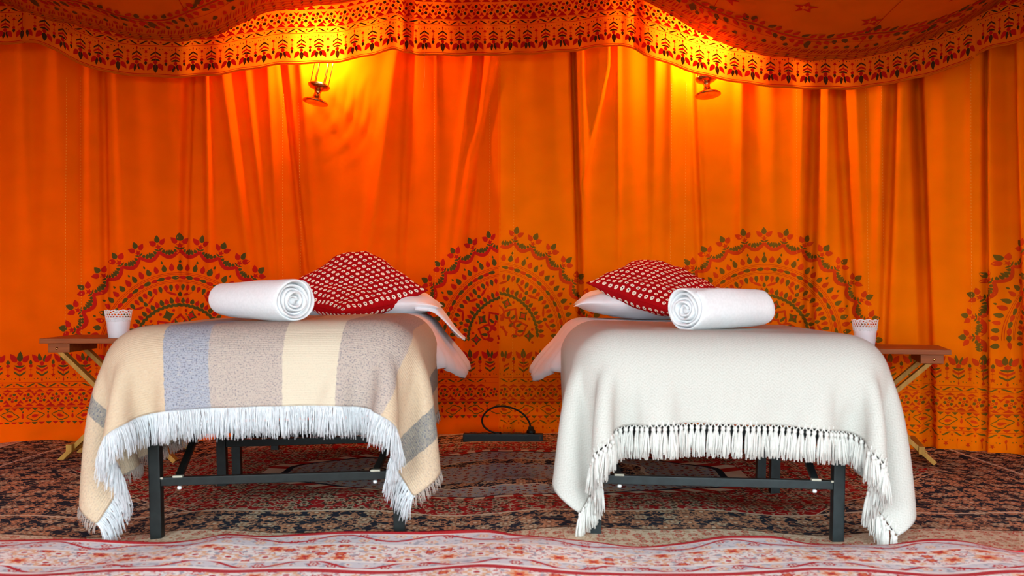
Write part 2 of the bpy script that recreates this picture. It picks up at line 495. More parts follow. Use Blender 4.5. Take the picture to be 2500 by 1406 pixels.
# keys of the scalloped canopy edge, read as (pixel column, pixel row) at the valance's depth
VAL_B = [(-700, 60), (-300, 95), (0, 110), (84, 106), (130, 120), (200, 158), (300, 183), (420, 190), (520, 185), (620, 169), (700, 158), (800, 155), (900, 138), (960, 123), (985, 128),
         (1020, 135), (1100, 137), (1250, 135), (1400, 126), (1500, 113), (1530, 115), (1560, 130), (1640, 160), (1720, 186), (1850, 209), (1950, 217), (2060, 219), (2200, 200), (2330, 165), (2420, 124), (2500, 104), (2700, 40), (3400, 20)]
VAL_T = [(-700, -160), (-200, -75), (0, 3), (100, 46), (250, 76), (350, 98), (440, 103), (520, 90), (600, 55), (650, 32), (740, 20), (830, 8), (920, -8), (1000, -32), (1250, -38), (1500, -36),
         (1560, -5), (1640, 40), (1700, 76), (1800, 120), (1900, 142), (2000, 150), (2080, 147), (2200, 120), (2330, 70), (2420, 20), (2490, -18), (2700, -80), (3400, -160)]
VGAP = 0.25
def val_base(u):
    x, y, nx, ny = plan(u)
    g = VGAP + 0.018 * np.sin(u * 9.0 + 0.7) + 0.010 * np.sin(u * 23.0)
    return x + nx * g, y + ny * g
def px_of(x, y):
    return np.where(y > 2.6, 1250 + F * x / np.maximum(y, 2.6), np.where(x < 0, -900.0, 3600.0))
def edge_z(u, keys):
    x, y = val_base(u); px = px_of(x, y)
    k = np.array(keys, float)
    py = hspline(k[:, 0], k[:, 1], px)
    z = CZ + (HY - py) * np.clip(y, 4.3, 9) / F
    return np.minimum(z, 2.42)

# ------------------------------------------------------------------ wall folds: (column at row 150, column at row 1000, half-width px, depth m, kind)
FOLDS = [(205, 208, 12, .030, 'r'), (250, 262, 8, .040, 'g'), (270, 305, 16, .025, 'r'), (465, 440, 10, .040, 'g'), (508, 520, 10, .040, 'r'), (545, 660, 14, .045, 'r'),
         (600, 700, 10, .030, 'r'), (655, 700, 8, .022, 'r'), (690, 782, 8, .045, 'g'), (735, 800, 11, .022, 'r'), (962, 850, 20, .050, 'r'), (1000, 960, 10, .018, 'g'),
         (1066, 1066, 3, .006, 'r'), (1150, 1040, 10, .022, 'r'), (1192, 1048, 14, .045, 'r'), (1170, 1130, 12, .020, 'g'), (1400, 1426, 7, .110, 'g'), (1420, 1436, 10, .025, 'r'),
         (1508, 1512, 5, .022, 'r'), (1540, 1560, 20, .016, 'r'), (1600, 1590, 10, .016, 'r'), (1640, 1630, 10, .018, 'r'), (1688, 1722, 8, .022, 'g'), (1700, 1735, 8, .018, 'r'),
         (1812, 1806, 13, .036, 'r'), (1880, 1890, 18, .015, 'r'), (1960, 1948, 13, .032, 'r'), (1992, 1968, 11, .090, 'g'), (2022, 2010, 10, .018, 'r'), (2045, 2094, 12, .070, 'g'),
         (2085, 2125, 12, .030, 'r'), (2160, 2128, 12, .028, 'r'), (2182, 2150, 9, .055, 'g'), (2205, 2180, 16, .028, 'r'), (2234, 2268, 12, .150, 'g'), (2300, 2310, 22, .025, 'r'),
         (2372, 2376, 8, .015, 'r'), (2408, 2404, 7, .090, 'g'), (2425, 2420, 14, .030, 'r'), (2452, 2478, 22, .120, 'g'), (2490, 2510, 10, .03, 'r'),
         (-40, -60, 25, .04, 'g'), (40, 30, 26, .025, 'r'), (110, 90, 20, .02, 'r'), (2620, 2620, 30, .06, 'g'), (2560, 2560, 20, .04, 'r'), (2720, 2720, 30, .05, 'r'),
         (-160, -160, 40, .06, 'r'), (-330, -330, 50, .05, 'g')]
_FU = []
for a, b, w, am, k in FOLDS:
    ua, ub = px2u(a), px2u(b)
    _FU.append((ua, ub, w / 465.0, am, k))
SEAM = float(px2u(1217))
def fold(u, z):
    u = np.asarray(u, float); z = np.asarray(z, float)
    tt = np.clip((1.93 - z) / 1.8, -0.2, 1.1)        # 0 at the valance, 1 near the floor
    hi = 0.42 + 0.58 * sstep(0.55, 1.25, z)          # folds flatten towards the printed foot
    d = np.zeros(np.broadcast(u, z).shape)
    for ua, ub, w, am, k in _FU:
        c = ua + (ub - ua) * tt
        q = (u - c) / w
        if k == 'r': d = d + am * hi * np.exp(-q * q)
        else: d = d - am * (0.30 + 0.70 * hi) * np.exp(-(np.abs(q)**3.2))
    d = d + 0.010 * np.sin(u * 11 + 1.7 * np.sin(u * 2.3) + 0.8 * z) + 0.006 * np.sin(u * 27 + 2.0 * z + 2 * np.sin(3 * u)) * hi
    # big soft flap right of the centre crease
    fu = px2u(1490) + (px2u(1410) - px2u(1490)) * np.clip((1.93 - z) / 0.75, 0, 1)
    q = (fu - u)
    d = d + 0.050 * np.clip(q / 0.01, 0, 1) * np.exp(-np.clip(q, 0, 9) / 0.10) * sstep(1.05, 1.35, z) * (q > 0)
    # bellies caused by the swags
    d = d + 0.03 * np.sin(u * 3.1 + 0.6) * sstep(0.3, 1.6, z)
    # crumples around the left lantern
    lu = px2u(840)
    g = np.exp(-((u - lu) / 0.22)**2 - ((z - 1.66) / 0.22)**2)
    wv = u + 0.05 * np.sin(9 * z + 4 * u); wz = z + 0.06 * np.sin(7 * u + 2)
    d = d + g * (0.012 * (1 - np.abs(np.sin(26 * wv + 15 * wz))) + 0.010 * (1 - np.abs(np.sin(-17 * wv + 21 * wz + 1))) + 0.005 * np.abs(np.sin(48 * wv - 30 * wz)))
    # slack cloth pooling at the foot
    ft = 1 - sstep(0.0, 0.16, z)
    d = d + ft * (0.045 + 0.03 * np.sin(u * 6.3 + 1) + 0.02 * np.sin(u * 17)) * np.where(u < 0, 1.25, 0.7)
    d = d + (1 - sstep(0.0, 0.11, z)) * np.where(u < 0, .022, .008) * np.sin(z * 95 + 2.5 * np.sin(u * 7)) 
    return d
def wall_pt(u, z, off=0.0):
    x, y, nx, ny = plan(u)
    D = fold(u, z) + off
    return np.stack([x + nx * D, y + ny * D, np.broadcast_to(z, np.shape(D)).astype(float)], -1)
def with_normal(fn, u, v, off, e=0.004):
    p = fn(u, v); a = fn(u + e, v) - fn(u - e, v); b = fn(u, v + e) - fn(u, v - e)
    n = np.cross(a, b); n /= np.linalg.norm(n, axis=-1, keepdims=True) + 1e-12
    return p + n * off

# ------------------------------------------------------------------ block-print drawing, in cloth metres
class Print:
    def __init__(self, u0=-99, u1=99, v0=-99, v1=99, flip=None):
        self.V, self.F, self.m = [], [], []; self.n = 0
        self.lim = (u0, u1, v0, v1); self.flip = flip; self.sx = 1.0; self.cx = 0.0
    def T(self, pts):
        p = np.array(pts, float)
        if self.sx != 1.0: p[:, 0] = self.cx + (p[:, 0] - self.cx) * self.sx
        if self.flip is not None: p[:, 1] = self.flip - p[:, 1]
        return p
    def ok(self, p):
        a, b, c, d = self.lim
        return p[:, 0].min() > a and p[:, 0].max() < b and p[:, 1].min() > c and p[:, 1].max() < d
    def poly(self, pts, m):
        p = self.T(pts)
        if not self.ok(p): return
        k = len(p); self.V.append(np.vstack([p, p.mean(0)]))
        for i in range(k): self.F.append((self.n + i, self.n + (i + 1) % k, self.n + k)); self.m.append(m)
        self.n += k + 1
    def strip(self, pts, w, m, closed=False):
        p = np.array(pts, float); k = len(p)
        d = np.gradient(p, axis=0); d /= np.linalg.norm(d, axis=1, keepdims=True) + 1e-9
        nn = np.stack([-d[:, 1], d[:, 0]], 1)
        w = np.broadcast_to(w, (k,))[:, None] / 2
        A = self.T(p + nn * w); B = self.T(p - nn * w)
        a, b, c, e = self.lim
        good = (A[:, 0] > a) & (A[:, 0] < b) & (A[:, 1] > c) & (A[:, 1] < e)
        self.V.append(np.vstack([A, B]))
        for i in range(k - 1):
            if good[i] and good[i + 1]: self.F.append((self.n + i, self.n + i + 1, self.n + k + i + 1, self.n + k + i)); self.m.append(m)
        self.n += 2 * k
    def leaf(self, x, y, ang, L, W, m, j=0.08):
        ang += rnd.uniform(-j, j); L *= rnd.uniform(0.92, 1.08); W *= rnd.uniform(0.9, 1.1)
        t = np.array([0, .12, .35, .62, .85, 1.0]); w = np.array([.22, .75, 1.0, .80, .38, 0]) * W / 2
        a = np.concatenate([t, t[-2::-1]]) * L; b = np.concatenate([w, -w[-2::-1]])
        ca, sa = math.cos(ang), math.sin(ang)
        self.poly(np.stack([x + a * ca - b * sa, y + a * sa + b * ca], 1), m)
    def blob(self, x, y, r, m, n=7, sq=1.0):
        a = np.arange(n) * 2 * math.pi / n + rnd.random(); rr = r * (1 + 0.12 * np.array([rnd.uniform(-1, 1) for _ in range(n)]))
        self.poly(np.stack([x + rr * np.cos(a), y + rr * np.sin(a) * sq], 1), m)
    def star(self, x, y, r, m, n=5, rot=math.pi / 2, q=0.45):
        a = rot + np.arange(2 * n) * math.pi / n; rr = np.where(np.arange(2 * n) % 2 == 0, r, r * q)
        self.poly(np.stack([x + rr * np.cos(a), y + rr * np.sin(a)], 1), m)
    def line(self, x0, y0, x1, y1, w, m, step=0.012, wob=0.0):
        n = max(2, int(math.hypot(x1 - x0, y1 - y0) / step)); t = np.linspace(0, 1, n)
        self.strip(np.stack([x0 + (x1 - x0) * t, y0 + (y1 - y0) * t + wob * np.sin(t * 40)], 1), w, m)
    def mesh(self):
        if not self.V: return np.zeros((0, 2)), [], []
        return np.vstack(self.V), self.F, self.m
R_, D_, T_ = 1, 2, 3
pi = math.pi

def mandala(P, cx, cz, R, sx=1.0):
    P.sx, P.cx = sx, cx
    s = R / 0.60
    pol = lambda th, r: (cx + r * R * math.cos(th), cz + r * R * math.sin(th))
    N = 16
    for k in range(-1, N + 2):
        th = pi * k / N
        x, y = pol(th, 0.905)
        P.leaf(*pol(th, 0.945), th, .040 * s, .031 * s, D_)
        for g in (-1, 1):
            P.leaf(*pol(th + g * .022, 0.925), th + g * 0.85, .040 * s, .028 * s, R_)
            P.leaf(*pol(th, 0.875), th + g * 1.15, .024 * s, .009 * s, D_)
        P.star(x, y, .017 * s, R_, 5, th)
        P.leaf(*pol(th, 0.755), th, .016 * s, .011 * s, D_)
        # scallop
        if k <= N:
            t = np.linspace(0, 1, 13); tt = th + t * pi / N
            rr = 0.865 - 0.058 * np.sin(pi * t)**0.85
            P.strip(np.stack([cx + rr * R * np.cos(tt), cz + rr * R * np.sin(tt)], 1), .0175 * s * (0.85 + 0.3 * np.sin(pi * t)), R_)
            for q, L in ((.16, .019), (.32, .027), (.5, .033), (.68, .027), (.84, .019)):
                a = th + q * pi / N; r0 = 0.881 - 0.058 * math.sin(pi * q)**.85
                P.leaf(*pol(a, r0), a + (.5 - q) * 1.9, L * s, .0165 * s, D_)
    n = 34
    for k in range(-1, n + 2):
        a = pi * k / n; c = (R_, D_)[k % 2]
        P.leaf(*pol(a, 0.685), a, .040 * s, .027 * s, c)
    for r in (.668, .655, .600, .588):
        t = np.linspace(-0.03, pi + 0.03, 150)
        P.strip(np.stack([cx + r * R * np.cos(t), cz + r * R * np.sin(t)], 1), .0022, R_)
    n = 33
    for k in range(-1, n + 2):
        a = pi * k / n
        P.leaf(*pol(a - .036, 0.628), a + pi / 2 + (pi if k % 2 else 0) * 0, .040 * s, .020 * s, (R_, D_)[k % 2])
    n = 37
    for k in range(-1, n + 2):
        a = pi * k / n
        P.leaf(*pol(a, 0.570), a + pi, .036 * s, .021 * s, (D_, R_)[k % 2])
    n = 31
    for k in range(0, n + 1):
        a = pi * k / n
        P.leaf(*pol(a, 0.405), a, .032 * s, .022 * s, (R_, D_)[k % 2])
    for k in range(5):
        a = pi * (k + 0.5) / 5
        for g in (-1, 1):
            P.leaf(*pol(a + g * .05, 0.475), a + g * 1.25, .060 * s, .014 * s, R_)
        P.leaf(*pol(a, 0.465), a, .026 * s, .02 * s, D_)
    t = np.linspace(-0.02, pi + .02, 120); rr = 0.388 + .006 * np.sin(t * 60)
    P.strip(np.stack([cx + rr * R * np.cos(t), cz + rr * R * np.sin(t)], 1), .015 * s, D_)
    # hearts
    for k in range(5):
        a = pi * (k + 0.5) / 5 if True else 0
        hx, hy = pol(a, 0.235)
        q = np.linspace(0, 2 * pi, 22)
        X = 16 * np.sin(q)**3; Y = 13 * np.cos(q) - 5 * np.cos(2 * q) - 2 * np.cos(3 * q) - np.cos(4 * q)
        k2 = .0026 * s; ca, sa = math.cos(a + pi / 2), math.sin(a + pi / 2)
        P.strip(np.stack([hx + k2 * (X * ca - Y * sa), hy + k2 * (X * sa + Y * ca)], 1), .0105 * s, R_)
        for g in (-1, 1):
            P.leaf(hx - .020 * s * math.cos(a) + g * .013 * s * -math.sin(a), hy - .020 * s * math.sin(a) + g * .013 * s * math.cos(a), a + g * .25, .042 * s, .017 * s, D_)
    for k in range(6):
        a = pi * k / 5
        x, y = pol(a, 0.31)
        P.star(x, y, .032 * s, D_, 4, a, .55); P.star(x, y, .018 * s, R_, 4, a, .6)
        for g in (-1, 1): P.blob(*pol(a + g * .17, 0.345), .008 * s, R_)
        P.leaf(*pol(a, 0.14), a, .045 * s, .024 * s, R_); P.leaf(*pol(a, 0.15), a, .03 * s, .014 * s, D_)
        P.blob(*pol(a + .31, 0.10), .007 * s, R_)
    t = np.linspace(0, pi, 40)
    P.strip(np.stack([cx + .09 * R * np.cos(t), cz + .09 * R * np.sin(t)], 1), .012 * s, R_)
    P.sx = 1.0

def chevron(P, x, y, w, h, th, m, up=1):
    for g in (-1, 1):
        a = np.array([[x, y], [x + g * w, y + up * h], [x + g * w * 1.02, y + up * h - up * th * 0 + up * th], [x, y + up * th]])
        P.poly(a, m)
def tree_row(P, u0, u1, top, pitch=.104, k=1.0):
    n = int((u1 - u0) / pitch)
    for i in range(n + 1):
        u = u0 + i * pitch + rnd.uniform(-.002, .002)
        alt = i % 2
        if alt: P.leaf(u, top - .052 * k, pi / 2, .050 * k, .026 * k, D_)
        else:
            P.leaf(u - .008 * k, top - .050 * k, pi / 2 + .1, .042 * k, .018 * k, D_); P.leaf(u + .009 * k, top - .054 * k, pi / 2 - .15, .040 * k, .017 * k, D_)
        for g in (-1, 1):
            P.leaf(u + g * .016 * k, top - .055 * k, pi / 2 - g * .62, .048 * k, .027 * k, R_)
        P.blob(u, top - .062 * k, .012 * k, R_, 6)
        a = np.linspace(pi + .35, 2 * pi - .35, 7)
        P.poly(np.vstack([np.stack([u + .027 * k * np.cos(a), top - .064 * k + .020 * k * np.sin(a)], 1), [[u, top - .073 * k]]]), D_)
        chevron(P, u, top - .105 * k, .027 * k, .016 * k, .011 * k, R_)
        chevron(P, u, top - .128 * k, .027 * k, .019 * k, .010 * k, D_)
        P.line(u, top - .148 * k, u, top - .03 * k, .002, R_)
        for g in (-1, 1): P.blob(u + g * .020 * k, top - .138 * k, .0035 * k, D_, 5)
        P.leaf(u, top - .152 * k, pi / 2, .018 * k, .008 * k, R_)
        # between the trees
        w = u + pitch / 2
        P.leaf(w, top - .066 * k, pi / 2, .022 * k, .017 * k, D_); P.blob(w, top - .074 * k, .0095 * k, R_, 6)
        P.line(w, top - .115 * k, w, top - .08 * k, .0018, R_)
        P.line(w - .007 * k, top - .093 * k, w + .007 * k, top - .093 * k, .002, R_)
        P.star(w, top - .122 * k, .0125 * k, R_, 5)
        for g in (-1, 1): P.blob(w + g * .017 * k, top - .14 * k, .003 * k, D_, 5)
def hline(P, u0, u1, v, w=.0024): P.line(u0, v, u1, v, w, R_, .02)
def wave_row(P, u0, u1, v, k=1.0):
    n = int((u1 - u0) / (.052 * k))
    for i in range(n):
        u = u0 + i * .052 * k; g = 1 if i % 2 else -1
        t = np.linspace(-1, 1, 7)
        P.strip(np.stack([u + t * .020 * k, v + g * .0075 * k * np.sin(t * 1.6)], 1), .0075 * k * (1 - .75 * t**2), D_)
        P.blob(u + .026 * k, v - .004 * k * g, .0052 * k, R_, 5)
def zig_row(P, u0, u1, v, h=.018, pitch=.034, alt=False, up=1):
    n = int((u1 - u0) / pitch)
    for i in range(n):
        u = u0 + i * pitch; w = pitch * .46
        P.poly([[u - w, v], [u, v], [u + w, v], [u + w * .45, v + up * h * .55], [u, v + up * h], [u - w * .45, v + up * h * .55]], D_ if (alt and i % 2) else R_)
def flower_row(P, u0, u1, v, r=.026, pitch=.066):
    n = int((u1 - u0) / pitch)
    for i in range(n + 1):
        u = u0 + i * pitch
        for q in range(6):
            a = q * pi / 3 + .26
            P.blob(u + r * .66 * math.cos(a), v + r * .66 * math.sin(a), r * .30, (R_, D_)[q % 2], 5)
        t = np.linspace(0, 2 * pi, 9); P.strip(np.stack([u + r * .2 * np.cos(t), v + r * .2 * np.sin(t)], 1), .003, R_)
        w = u + pitch / 2
        P.poly([[w - .016, v - r * 1.15], [w, v - r * .35], [w + .016, v - r * 1.15], [w, v - r * .9]], R_)
        P.poly([[w - .016, v + r * 1.15], [w, v + r * .35], [w + .016, v + r * 1.15], [w, v + r * .9]], R_)
def ogee_row(P, u0, u1, v, h=.026, pitch=.118):
    n = int((u1 - u0) / pitch)
    for i in range(n + 1):
        u = u0 + i * pitch; q = np.linspace(0, 2 * pi, 15)
        r = 1 + .18 * np.cos(4 * q)
        sl = .55 if i % 2 else -.55
        P.strip(np.stack([u + .036 * r * np.cos(q), v + h * r * np.sin(q) * .8 + sl * .3 * .036 * np.cos(q)], 1), .0042, D_)
        P.leaf(u - .016, v - sl * .006, sl * .35, .034, .016, R_)
        P.leaf(u + pitch / 2, v - .014, pi / 2, .026, .012, R_); P.blob(u + pitch / 2, v + .018, .005, D_, 5)

def wall_border(P, u0, u1, top, full):
    tree_row(P, u0, u1, top)
    hline(P, u0, u1, top - .158)
    wave_row(P, u0, u1, top - .172)
    hline(P, u0, u1, top - .186)
    zig_row(P, u0, u1, top - .205, .014, .05)
    flower_row(P, u0, u1, top - .236)
    zig_row(P, u0, u1, top - .278, .016, .05)
    hline(P, u0, u1, top - .283)
    zig_row(P, u0, u1, top - .287, .014, .032, True, -1)
    ogee_row(P, u0, u1, top - .327)
    zig_row(P, u0, u1, top - .357, .014, .032, True, -1)
    if full:
        hline(P, u0, u1, top - .374)
        wave_row(P, u0, u1, top - .388)
        P.flip = 2 * top - .40 - .155
        # trees upside down below
        P.flip = None
        Q = Print(*P.lim, flip=0.0); Q.flip = (top - .402) + (0.0)
        f = top - .402
        Q.flip = None
        tree_flip(P, u0, u1, f)
def tree_flip(P, u0, u1, f, pitch=.104, k=1.0):
    """the tree row turned upside down, its stems starting at height f"""
    Q = Print(*P.lim); lo = f - .155 * k
    Q.flip = lo + f                      # v -> lo + f - v
    tree_row(Q, u0, u1, f, pitch, k)
    V, Fc, m = Q.mesh()
    if len(V):
        P.V.append(V); P.F += [tuple(i + P.n for i in f_) for f_ in Fc]; P.m += m; P.n += len(V)

def stitches(P, px_top, px_bot, z0, z1):
    z = z1
    while z > z0:
        t = (1.93 - z) / 1.8; u = px2u(px_top) + (px2u(px_bot) - px2u(px_top)) * t
        P.poly([[u - .0011, z], [u + .0011, z], [u + .0011, z - .007], [u - .0011, z - .007]], T_)
        z -= .0155

# ------------------------------------------------------------------ the setting: ground, walls, roof
fl = MB(); fl.box((0, 1.0, -0.09), (24, 24, 0.1))
o = fl.build('floor', 'ground'); tag(o, 'dry ground under the tent rugs', 'floor', kind='structure')

def back_y(x):
    ok = (arc > px2u(-600)) & (arc < px2u(3000))
    vx, vy = val_base(arc)
    xs = vx[ok]; ys = vy[ok]; k = np.argsort(xs)
    return np.interp(x, xs[k], ys[k]), np.interp(x, xs[k], edge_z(arc[ok], VAL_T)[k])
def ceil_pt(x, s):
    """s metres from the scalloped back edge towards the front (negative: behind the valance)"""
    ye, ze = back_y(x)
    low = 1 - sstep(1.95, 2.22, ze)
    sm = ye - 0.70
    a = 0.36 - 0.12 * low
    b = (ze + a * sm - (1.62 + 0.06 * np.cos(x * 1.9))) / sm**2  # unseen front edge brought down low so less sky reaches the upper walls
    z = ze + a * s - b * s * s + 0.02 * np.sin(x * 5 + s * 2) * sstep(0.1, 1, s)
    z = np.where(s < 0, ze - 0.12 * s, z)
    return np.stack([x * np.ones_like(s), ye - s, z], -1)
def wall_panel(name, ua, ub, mats, label, mandalas, border, seams):
    fine0, fine1 = px2u(-120), px2u(2620)
    us = [ua]; u = ua
    while u < ub - 1e-6:
        st = 0.0075 if fine0 < u < fine1 else 0.04
        u = min(ub, u + st); us.append(u)
    us = np.array(us); zn = 84
    wx, wy, _, _ = plan(us); top = ceil_pt(wx, back_y(wx)[0] - wy)[..., 2] + 0.05
    q = np.linspace(0, 1, zn)**1.0
    U = np.repeat(us[:, None], zn, 1); Z = -0.070 + (top[:, None] + 0.070) * q[None]
    V = wall_pt(U, Z).reshape(-1, 3); uv = np.stack([U, Z], -1).reshape(-1, 2)
    Fc = grid_faces(len(us), zn); mi = [0] * len(Fc)
    P = Print(ua + .004, ub - .004, 0.0, 2.0)
    for cx, cz, R, sx, vmin, ulim in mandalas:
        Pm = Print(max(ua + .004, ulim[0]), min(ub - .004, ulim[1]), vmin, 2.0)
        mandala(Pm, cx, cz, R, sx)
        v, f, m = Pm.mesh()
        P.V.append(v); P.F += [tuple(i + P.n for i in g) for g in f]; P.m += m; P.n += len(v)
    for b in border: wall_border(P, *b)
    for s in seams: stitches(P, *s)
    v, f, m = P.mesh(); off = len(V)
    pv = with_normal(wall_pt, v[:, 0], v[:, 1], 0.0022)
    V = np.vstack([V, pv]); uv = np.vstack([uv, v])
    Fc += [tuple(i + off for i in g) for g in f]; mi += m
    o = mesh_py(name, V, Fc, mats, None, True, uv, mi)
    tag(o, label, 'tent wall', kind='structure')
    return o
ZB = 0.455
def pxz(py, d): return CZ + (HY - py) * d / F
wl = wall_panel('wall_left', UMIN, SEAM + .012, ['canvas_left', 'dye_red', 'dye_dark', 'thread'],
    'deep orange block-printed tent wall on the left of the central seam',
    [(float(px2u(440)), 0.455, 0.598, 1.0, ZB, (-9, 9)), (float(px2u(1240)), 0.50, 0.585, 0.93, ZB, (-9, 9)),
     (float(px2u(-370)), 0.455, 0.598, 1.0, ZB, (-9, 9))],
    [(UMIN + .6, SEAM, ZB, False)],
    [(162, 160, .5, 1.85), (200, 200, .5, 1.85), (690, 690, .5, 1.8), (730, 734, .6, 1.75), (1060, 1066, .6, 1.9), (1196, 1196, .3, 1.9)])
wr = wall_panel('wall_right', SEAM, UMAX, ['canvas_right', 'dye_red_faint', 'dye_dark_faint', 'thread'],
    'brighter orange block-printed tent wall on the right of the central seam',
    [(float(px2u(1213)), 0.52, 0.585, 0.95, ZB, (-9, 9)), (float(px2u(1866)), 0.515, 0.572, 1.0, ZB, (-9, 9)), (float(px2u(2655)), 0.535, 0.56, 1.0, ZB, (-9, 9))],
    [(SEAM + .03, UMAX - .6, ZB, True)],
    [(1258, 1250, .3, 1.9), (1640, 1634, .5, 1.85), (1676, 1668, .5, 1.85), (1946, 1946, .6, 1.8), (2112, 2124, .4, 1.8), (2152, 2160, .4, 1.8), (2374, 2374, .5, 1.85)])

# roof
xs = np.concatenate([np.arange(-3.9, -2.7, .06), np.arange(-2.7, 2.6, .03), np.arange(2.6, 3.71, .06)])
ss = np.concatenate([[-0.45, -0.3, -0.15, -0.03], np.linspace(0, 1.0, 40), np.linspace(1.1, 4.8, 30)])
XX, SS = np.meshgrid(xs, ss, indexing='ij')
ye, _ = back_y(XX)
SS = np.where(SS > 1.0, 1.0 + (SS - 1.0) / 3.8 * (ye - 0.70 - 1.0), SS)
V = ceil_pt(XX, SS).reshape(-1, 3); uv = np.stack([XX, SS], -1).reshape(-1, 2)
Fc = [tuple(reversed(f)) for f in grid_faces(len(xs), len(ss))]; mi = [0] * len(Fc)
P = Print()
def roof_vine(P):
    for r in (.012, .030, .050, .068, .20):
        P.line(-2.9, r, 2.75, r, .003, R_, .02)
    x = -2.9
    while x < 2.75:
        for s0, c in ((.020, R_), (.040, D_), (.058, R_)):
            P.leaf(x, s0, rnd.uniform(.5, 1.0), .022, .008, c)
        for q in range(3): P.leaf(x + q * .014, .078 + q * .004, 1.2, .05, .007, R_)
        P.leaf(x + .02, .135, 1.57, .03, .022, D_ if int(x * 20) % 2 else R_)
        x += .045
    x = -2.9; i = 0
    while x < 2.75:
        t = np.linspace(0, 1, 16); g = 1 if i % 2 else -1
        P.strip(np.stack([x + .26 * t, .245 + .028 * np.sin(pi * t) * g], 1), .013, R_)
        for q in range(7):
            a = (q + .5) / 7; xx = x + .26 * a; yy = .245 + .028 * math.sin(pi * a) * g
            for h in (-1, 1):
                P.leaf(xx, yy + h * .016, h * 1.1, .045, .024, D_ if (q + (h > 0)) % 3 == 0 else R_, .3)
        P.leaf(x + .13, .245 + g * .06, g * 1.5, .05, .03, D_); P.leaf(x + .10, .245 + g * .055, g * 1.9, .045, .025, R_)
        x += .26; i += 1
    for i, x in enumerate(np.arange(-2.6, 2.6, .30)):
        for s in (.40 + .10 * (i % 2), .78):
            P.star(x, s, .050, R_, 5, .3); P.star(x, s, .020, 0, 6, .1, .6)
    for x in (-1.55, -.35, .95, 1.62): P.line(x, .12, x + .06, 1.0, .003, R_)
roof_vine(P)
v, f, m = P.mesh(); off = len(V)
def ceil_fn(a, b): return ceil_pt(a, b)
pv = with_normal(ceil_fn, v[:, 0], v[:, 1], 0.0025)
# keep the print on the inner (lower) side
base = ceil_fn(v[:, 0], v[:, 1]); sgn = np.where(pv[:, 2] > base[:, 2], -1, 1)[:, None]; pv = base + (pv - base) * sgn
lift = np.array([0.0 if k != 0 else 0.0 for k in m])
V = np.vstack([V, pv]); uv = np.vstack([uv, v])
Fc += [tuple(i + off for i in g) for g in f]; mi += m
roof = mesh_py('ceiling', V, Fc, ['canvas_ceil', 'dye_red_ceil', 'dye_dark_ceil'], None, True, uv, mi)
tag(roof, 'sagging orange tent roof lining printed with vines and stars', 'tent roof', kind='structure')

# valance ------------------------------------------------------------
def val_pt(u, v):
    """v = height above the hem"""
    x, y, nx, ny = plan(u)
    zb = edge_z(u, VAL_B)
    bx, by = val_base(u)
    sw = 0.010 * np.sin(u * 31 + 1.0) * np.clip(1 - v / .4, 0, 1) + 0.022 * np.clip(1 - v / .35, 0, 1)
    for c in (px2u(1000), px2u(1540)):
        sw = sw + 0.035 * np.exp(-((u - c) / .05)**2) * np.sin((u - c) * 60) * 0.6
    return np.stack([bx + nx * sw, by + ny * sw, zb + v], -1)
def valance(name, ua, ub, label, dz=0.0, dn=0.0):
    us = np.arange(ua, ub + .006, .010); vs = np.linspace(0, 1, 26)
    H = np.maximum(edge_z(us, VAL_T) - edge_z(us, VAL_B) + 0.05, 0.20)
    U = np.repeat(us[:, None], len(vs), 1); W = vs[None] * H[:, None]
    def fn(a, b):
        p = val_pt(a, b); _, _, nx, ny = plan(a)
        p[..., 0] += nx * dn; p[..., 1] += ny * dn; p[..., 2] += dz; return p
    V = fn(U, W).reshape(-1, 3); uv = np.stack([U, W], -1).reshape(-1, 2)
    Fc = grid_faces(len(us), len(vs)); mi = [0] * len(Fc)
    P = Print(ua + .002, ub - .002, .008, 9)
    tree_flip(P, ua, ub, .148, .090, .86)           # stems start at .150, leaf tips at .010
    hline(P, ua, ub, .152); wave_row(P, ua, ub, .166); hline(P, ua, ub, .180)
    zig_row(P, ua, ub, .184, .022, .05); flower_row(P, ua, ub, .229, .030, .068); zig_row(P, ua, ub, .272, .020, .05)
    hline(P, ua, ub, .296); wave_row(P, ua, ub, .310)
    hline(P, ua, ub, .010, .003)
    v, f, m = P.mesh()
    hh = np.interp(v[:, 0], us, H) - .004
    keep = v[:, 1] < hh
    f2 = [(g, q) for g, q in zip(f, m) if all(keep[i] for i in g)]
    pv = with_normal(fn, v[:, 0], v[:, 1], 0.0018)
    off = len(V); V = np.vstack([V, pv]); uv = np.vstack([uv, v])
    Fc += [tuple(i + off for i in g) for g, q in f2]; mi += [q for g, q in f2]
    o = mesh_py(name, V, Fc, ['canvas_val', 'dye_red_val', 'dye_dark_val'], None, True, uv, mi)
    # rolled hem as a part
    c = fn(us, np.zeros_like(us)); mb = MB(); mb.tube([tuple(p) for p in c[::2]], .0045, 6)
    h = mb.build('hem', 'canvas_val', o, True)
    tag(o, label, 'valance', 'printed valances along the tent edge')
    return o, fn
UA, UB = px2u(88), px2u(2412)
va, fa = valance('fabric_valance', UA, UB, 'long scalloped block-printed valance hanging below the roof across both lanterns')
vb, fb = valance('fabric_valance', px2u(-900), px2u(90), 'short dark valance piece at the far left end, overlapped by the long one', 0.004, -0.012)
vc, fc = valance('fabric_valance', px2u(2409), px2u(3200), 'short valance piece at the far right end beside the long one', 0.010, -0.012)
# loose thread on the hem
p = fa(np.array([px2u(1042)]), np.array([0.0]))[0]
mb = MB(); mb.tube([(p[0], p[1] - .004, p[2] + .01), (p[0] - .002, p[1] - .006, p[2] - .05), (p[0] + .001, p[1] - .006, p[2] - .10), (p[0] - .006, p[1] - .005, p[2] - .165)], .0013, 5)
th = mb.build('loose_thread', 'thread', va, True); th['label'] = 'loose pale thread hanging from the hem'

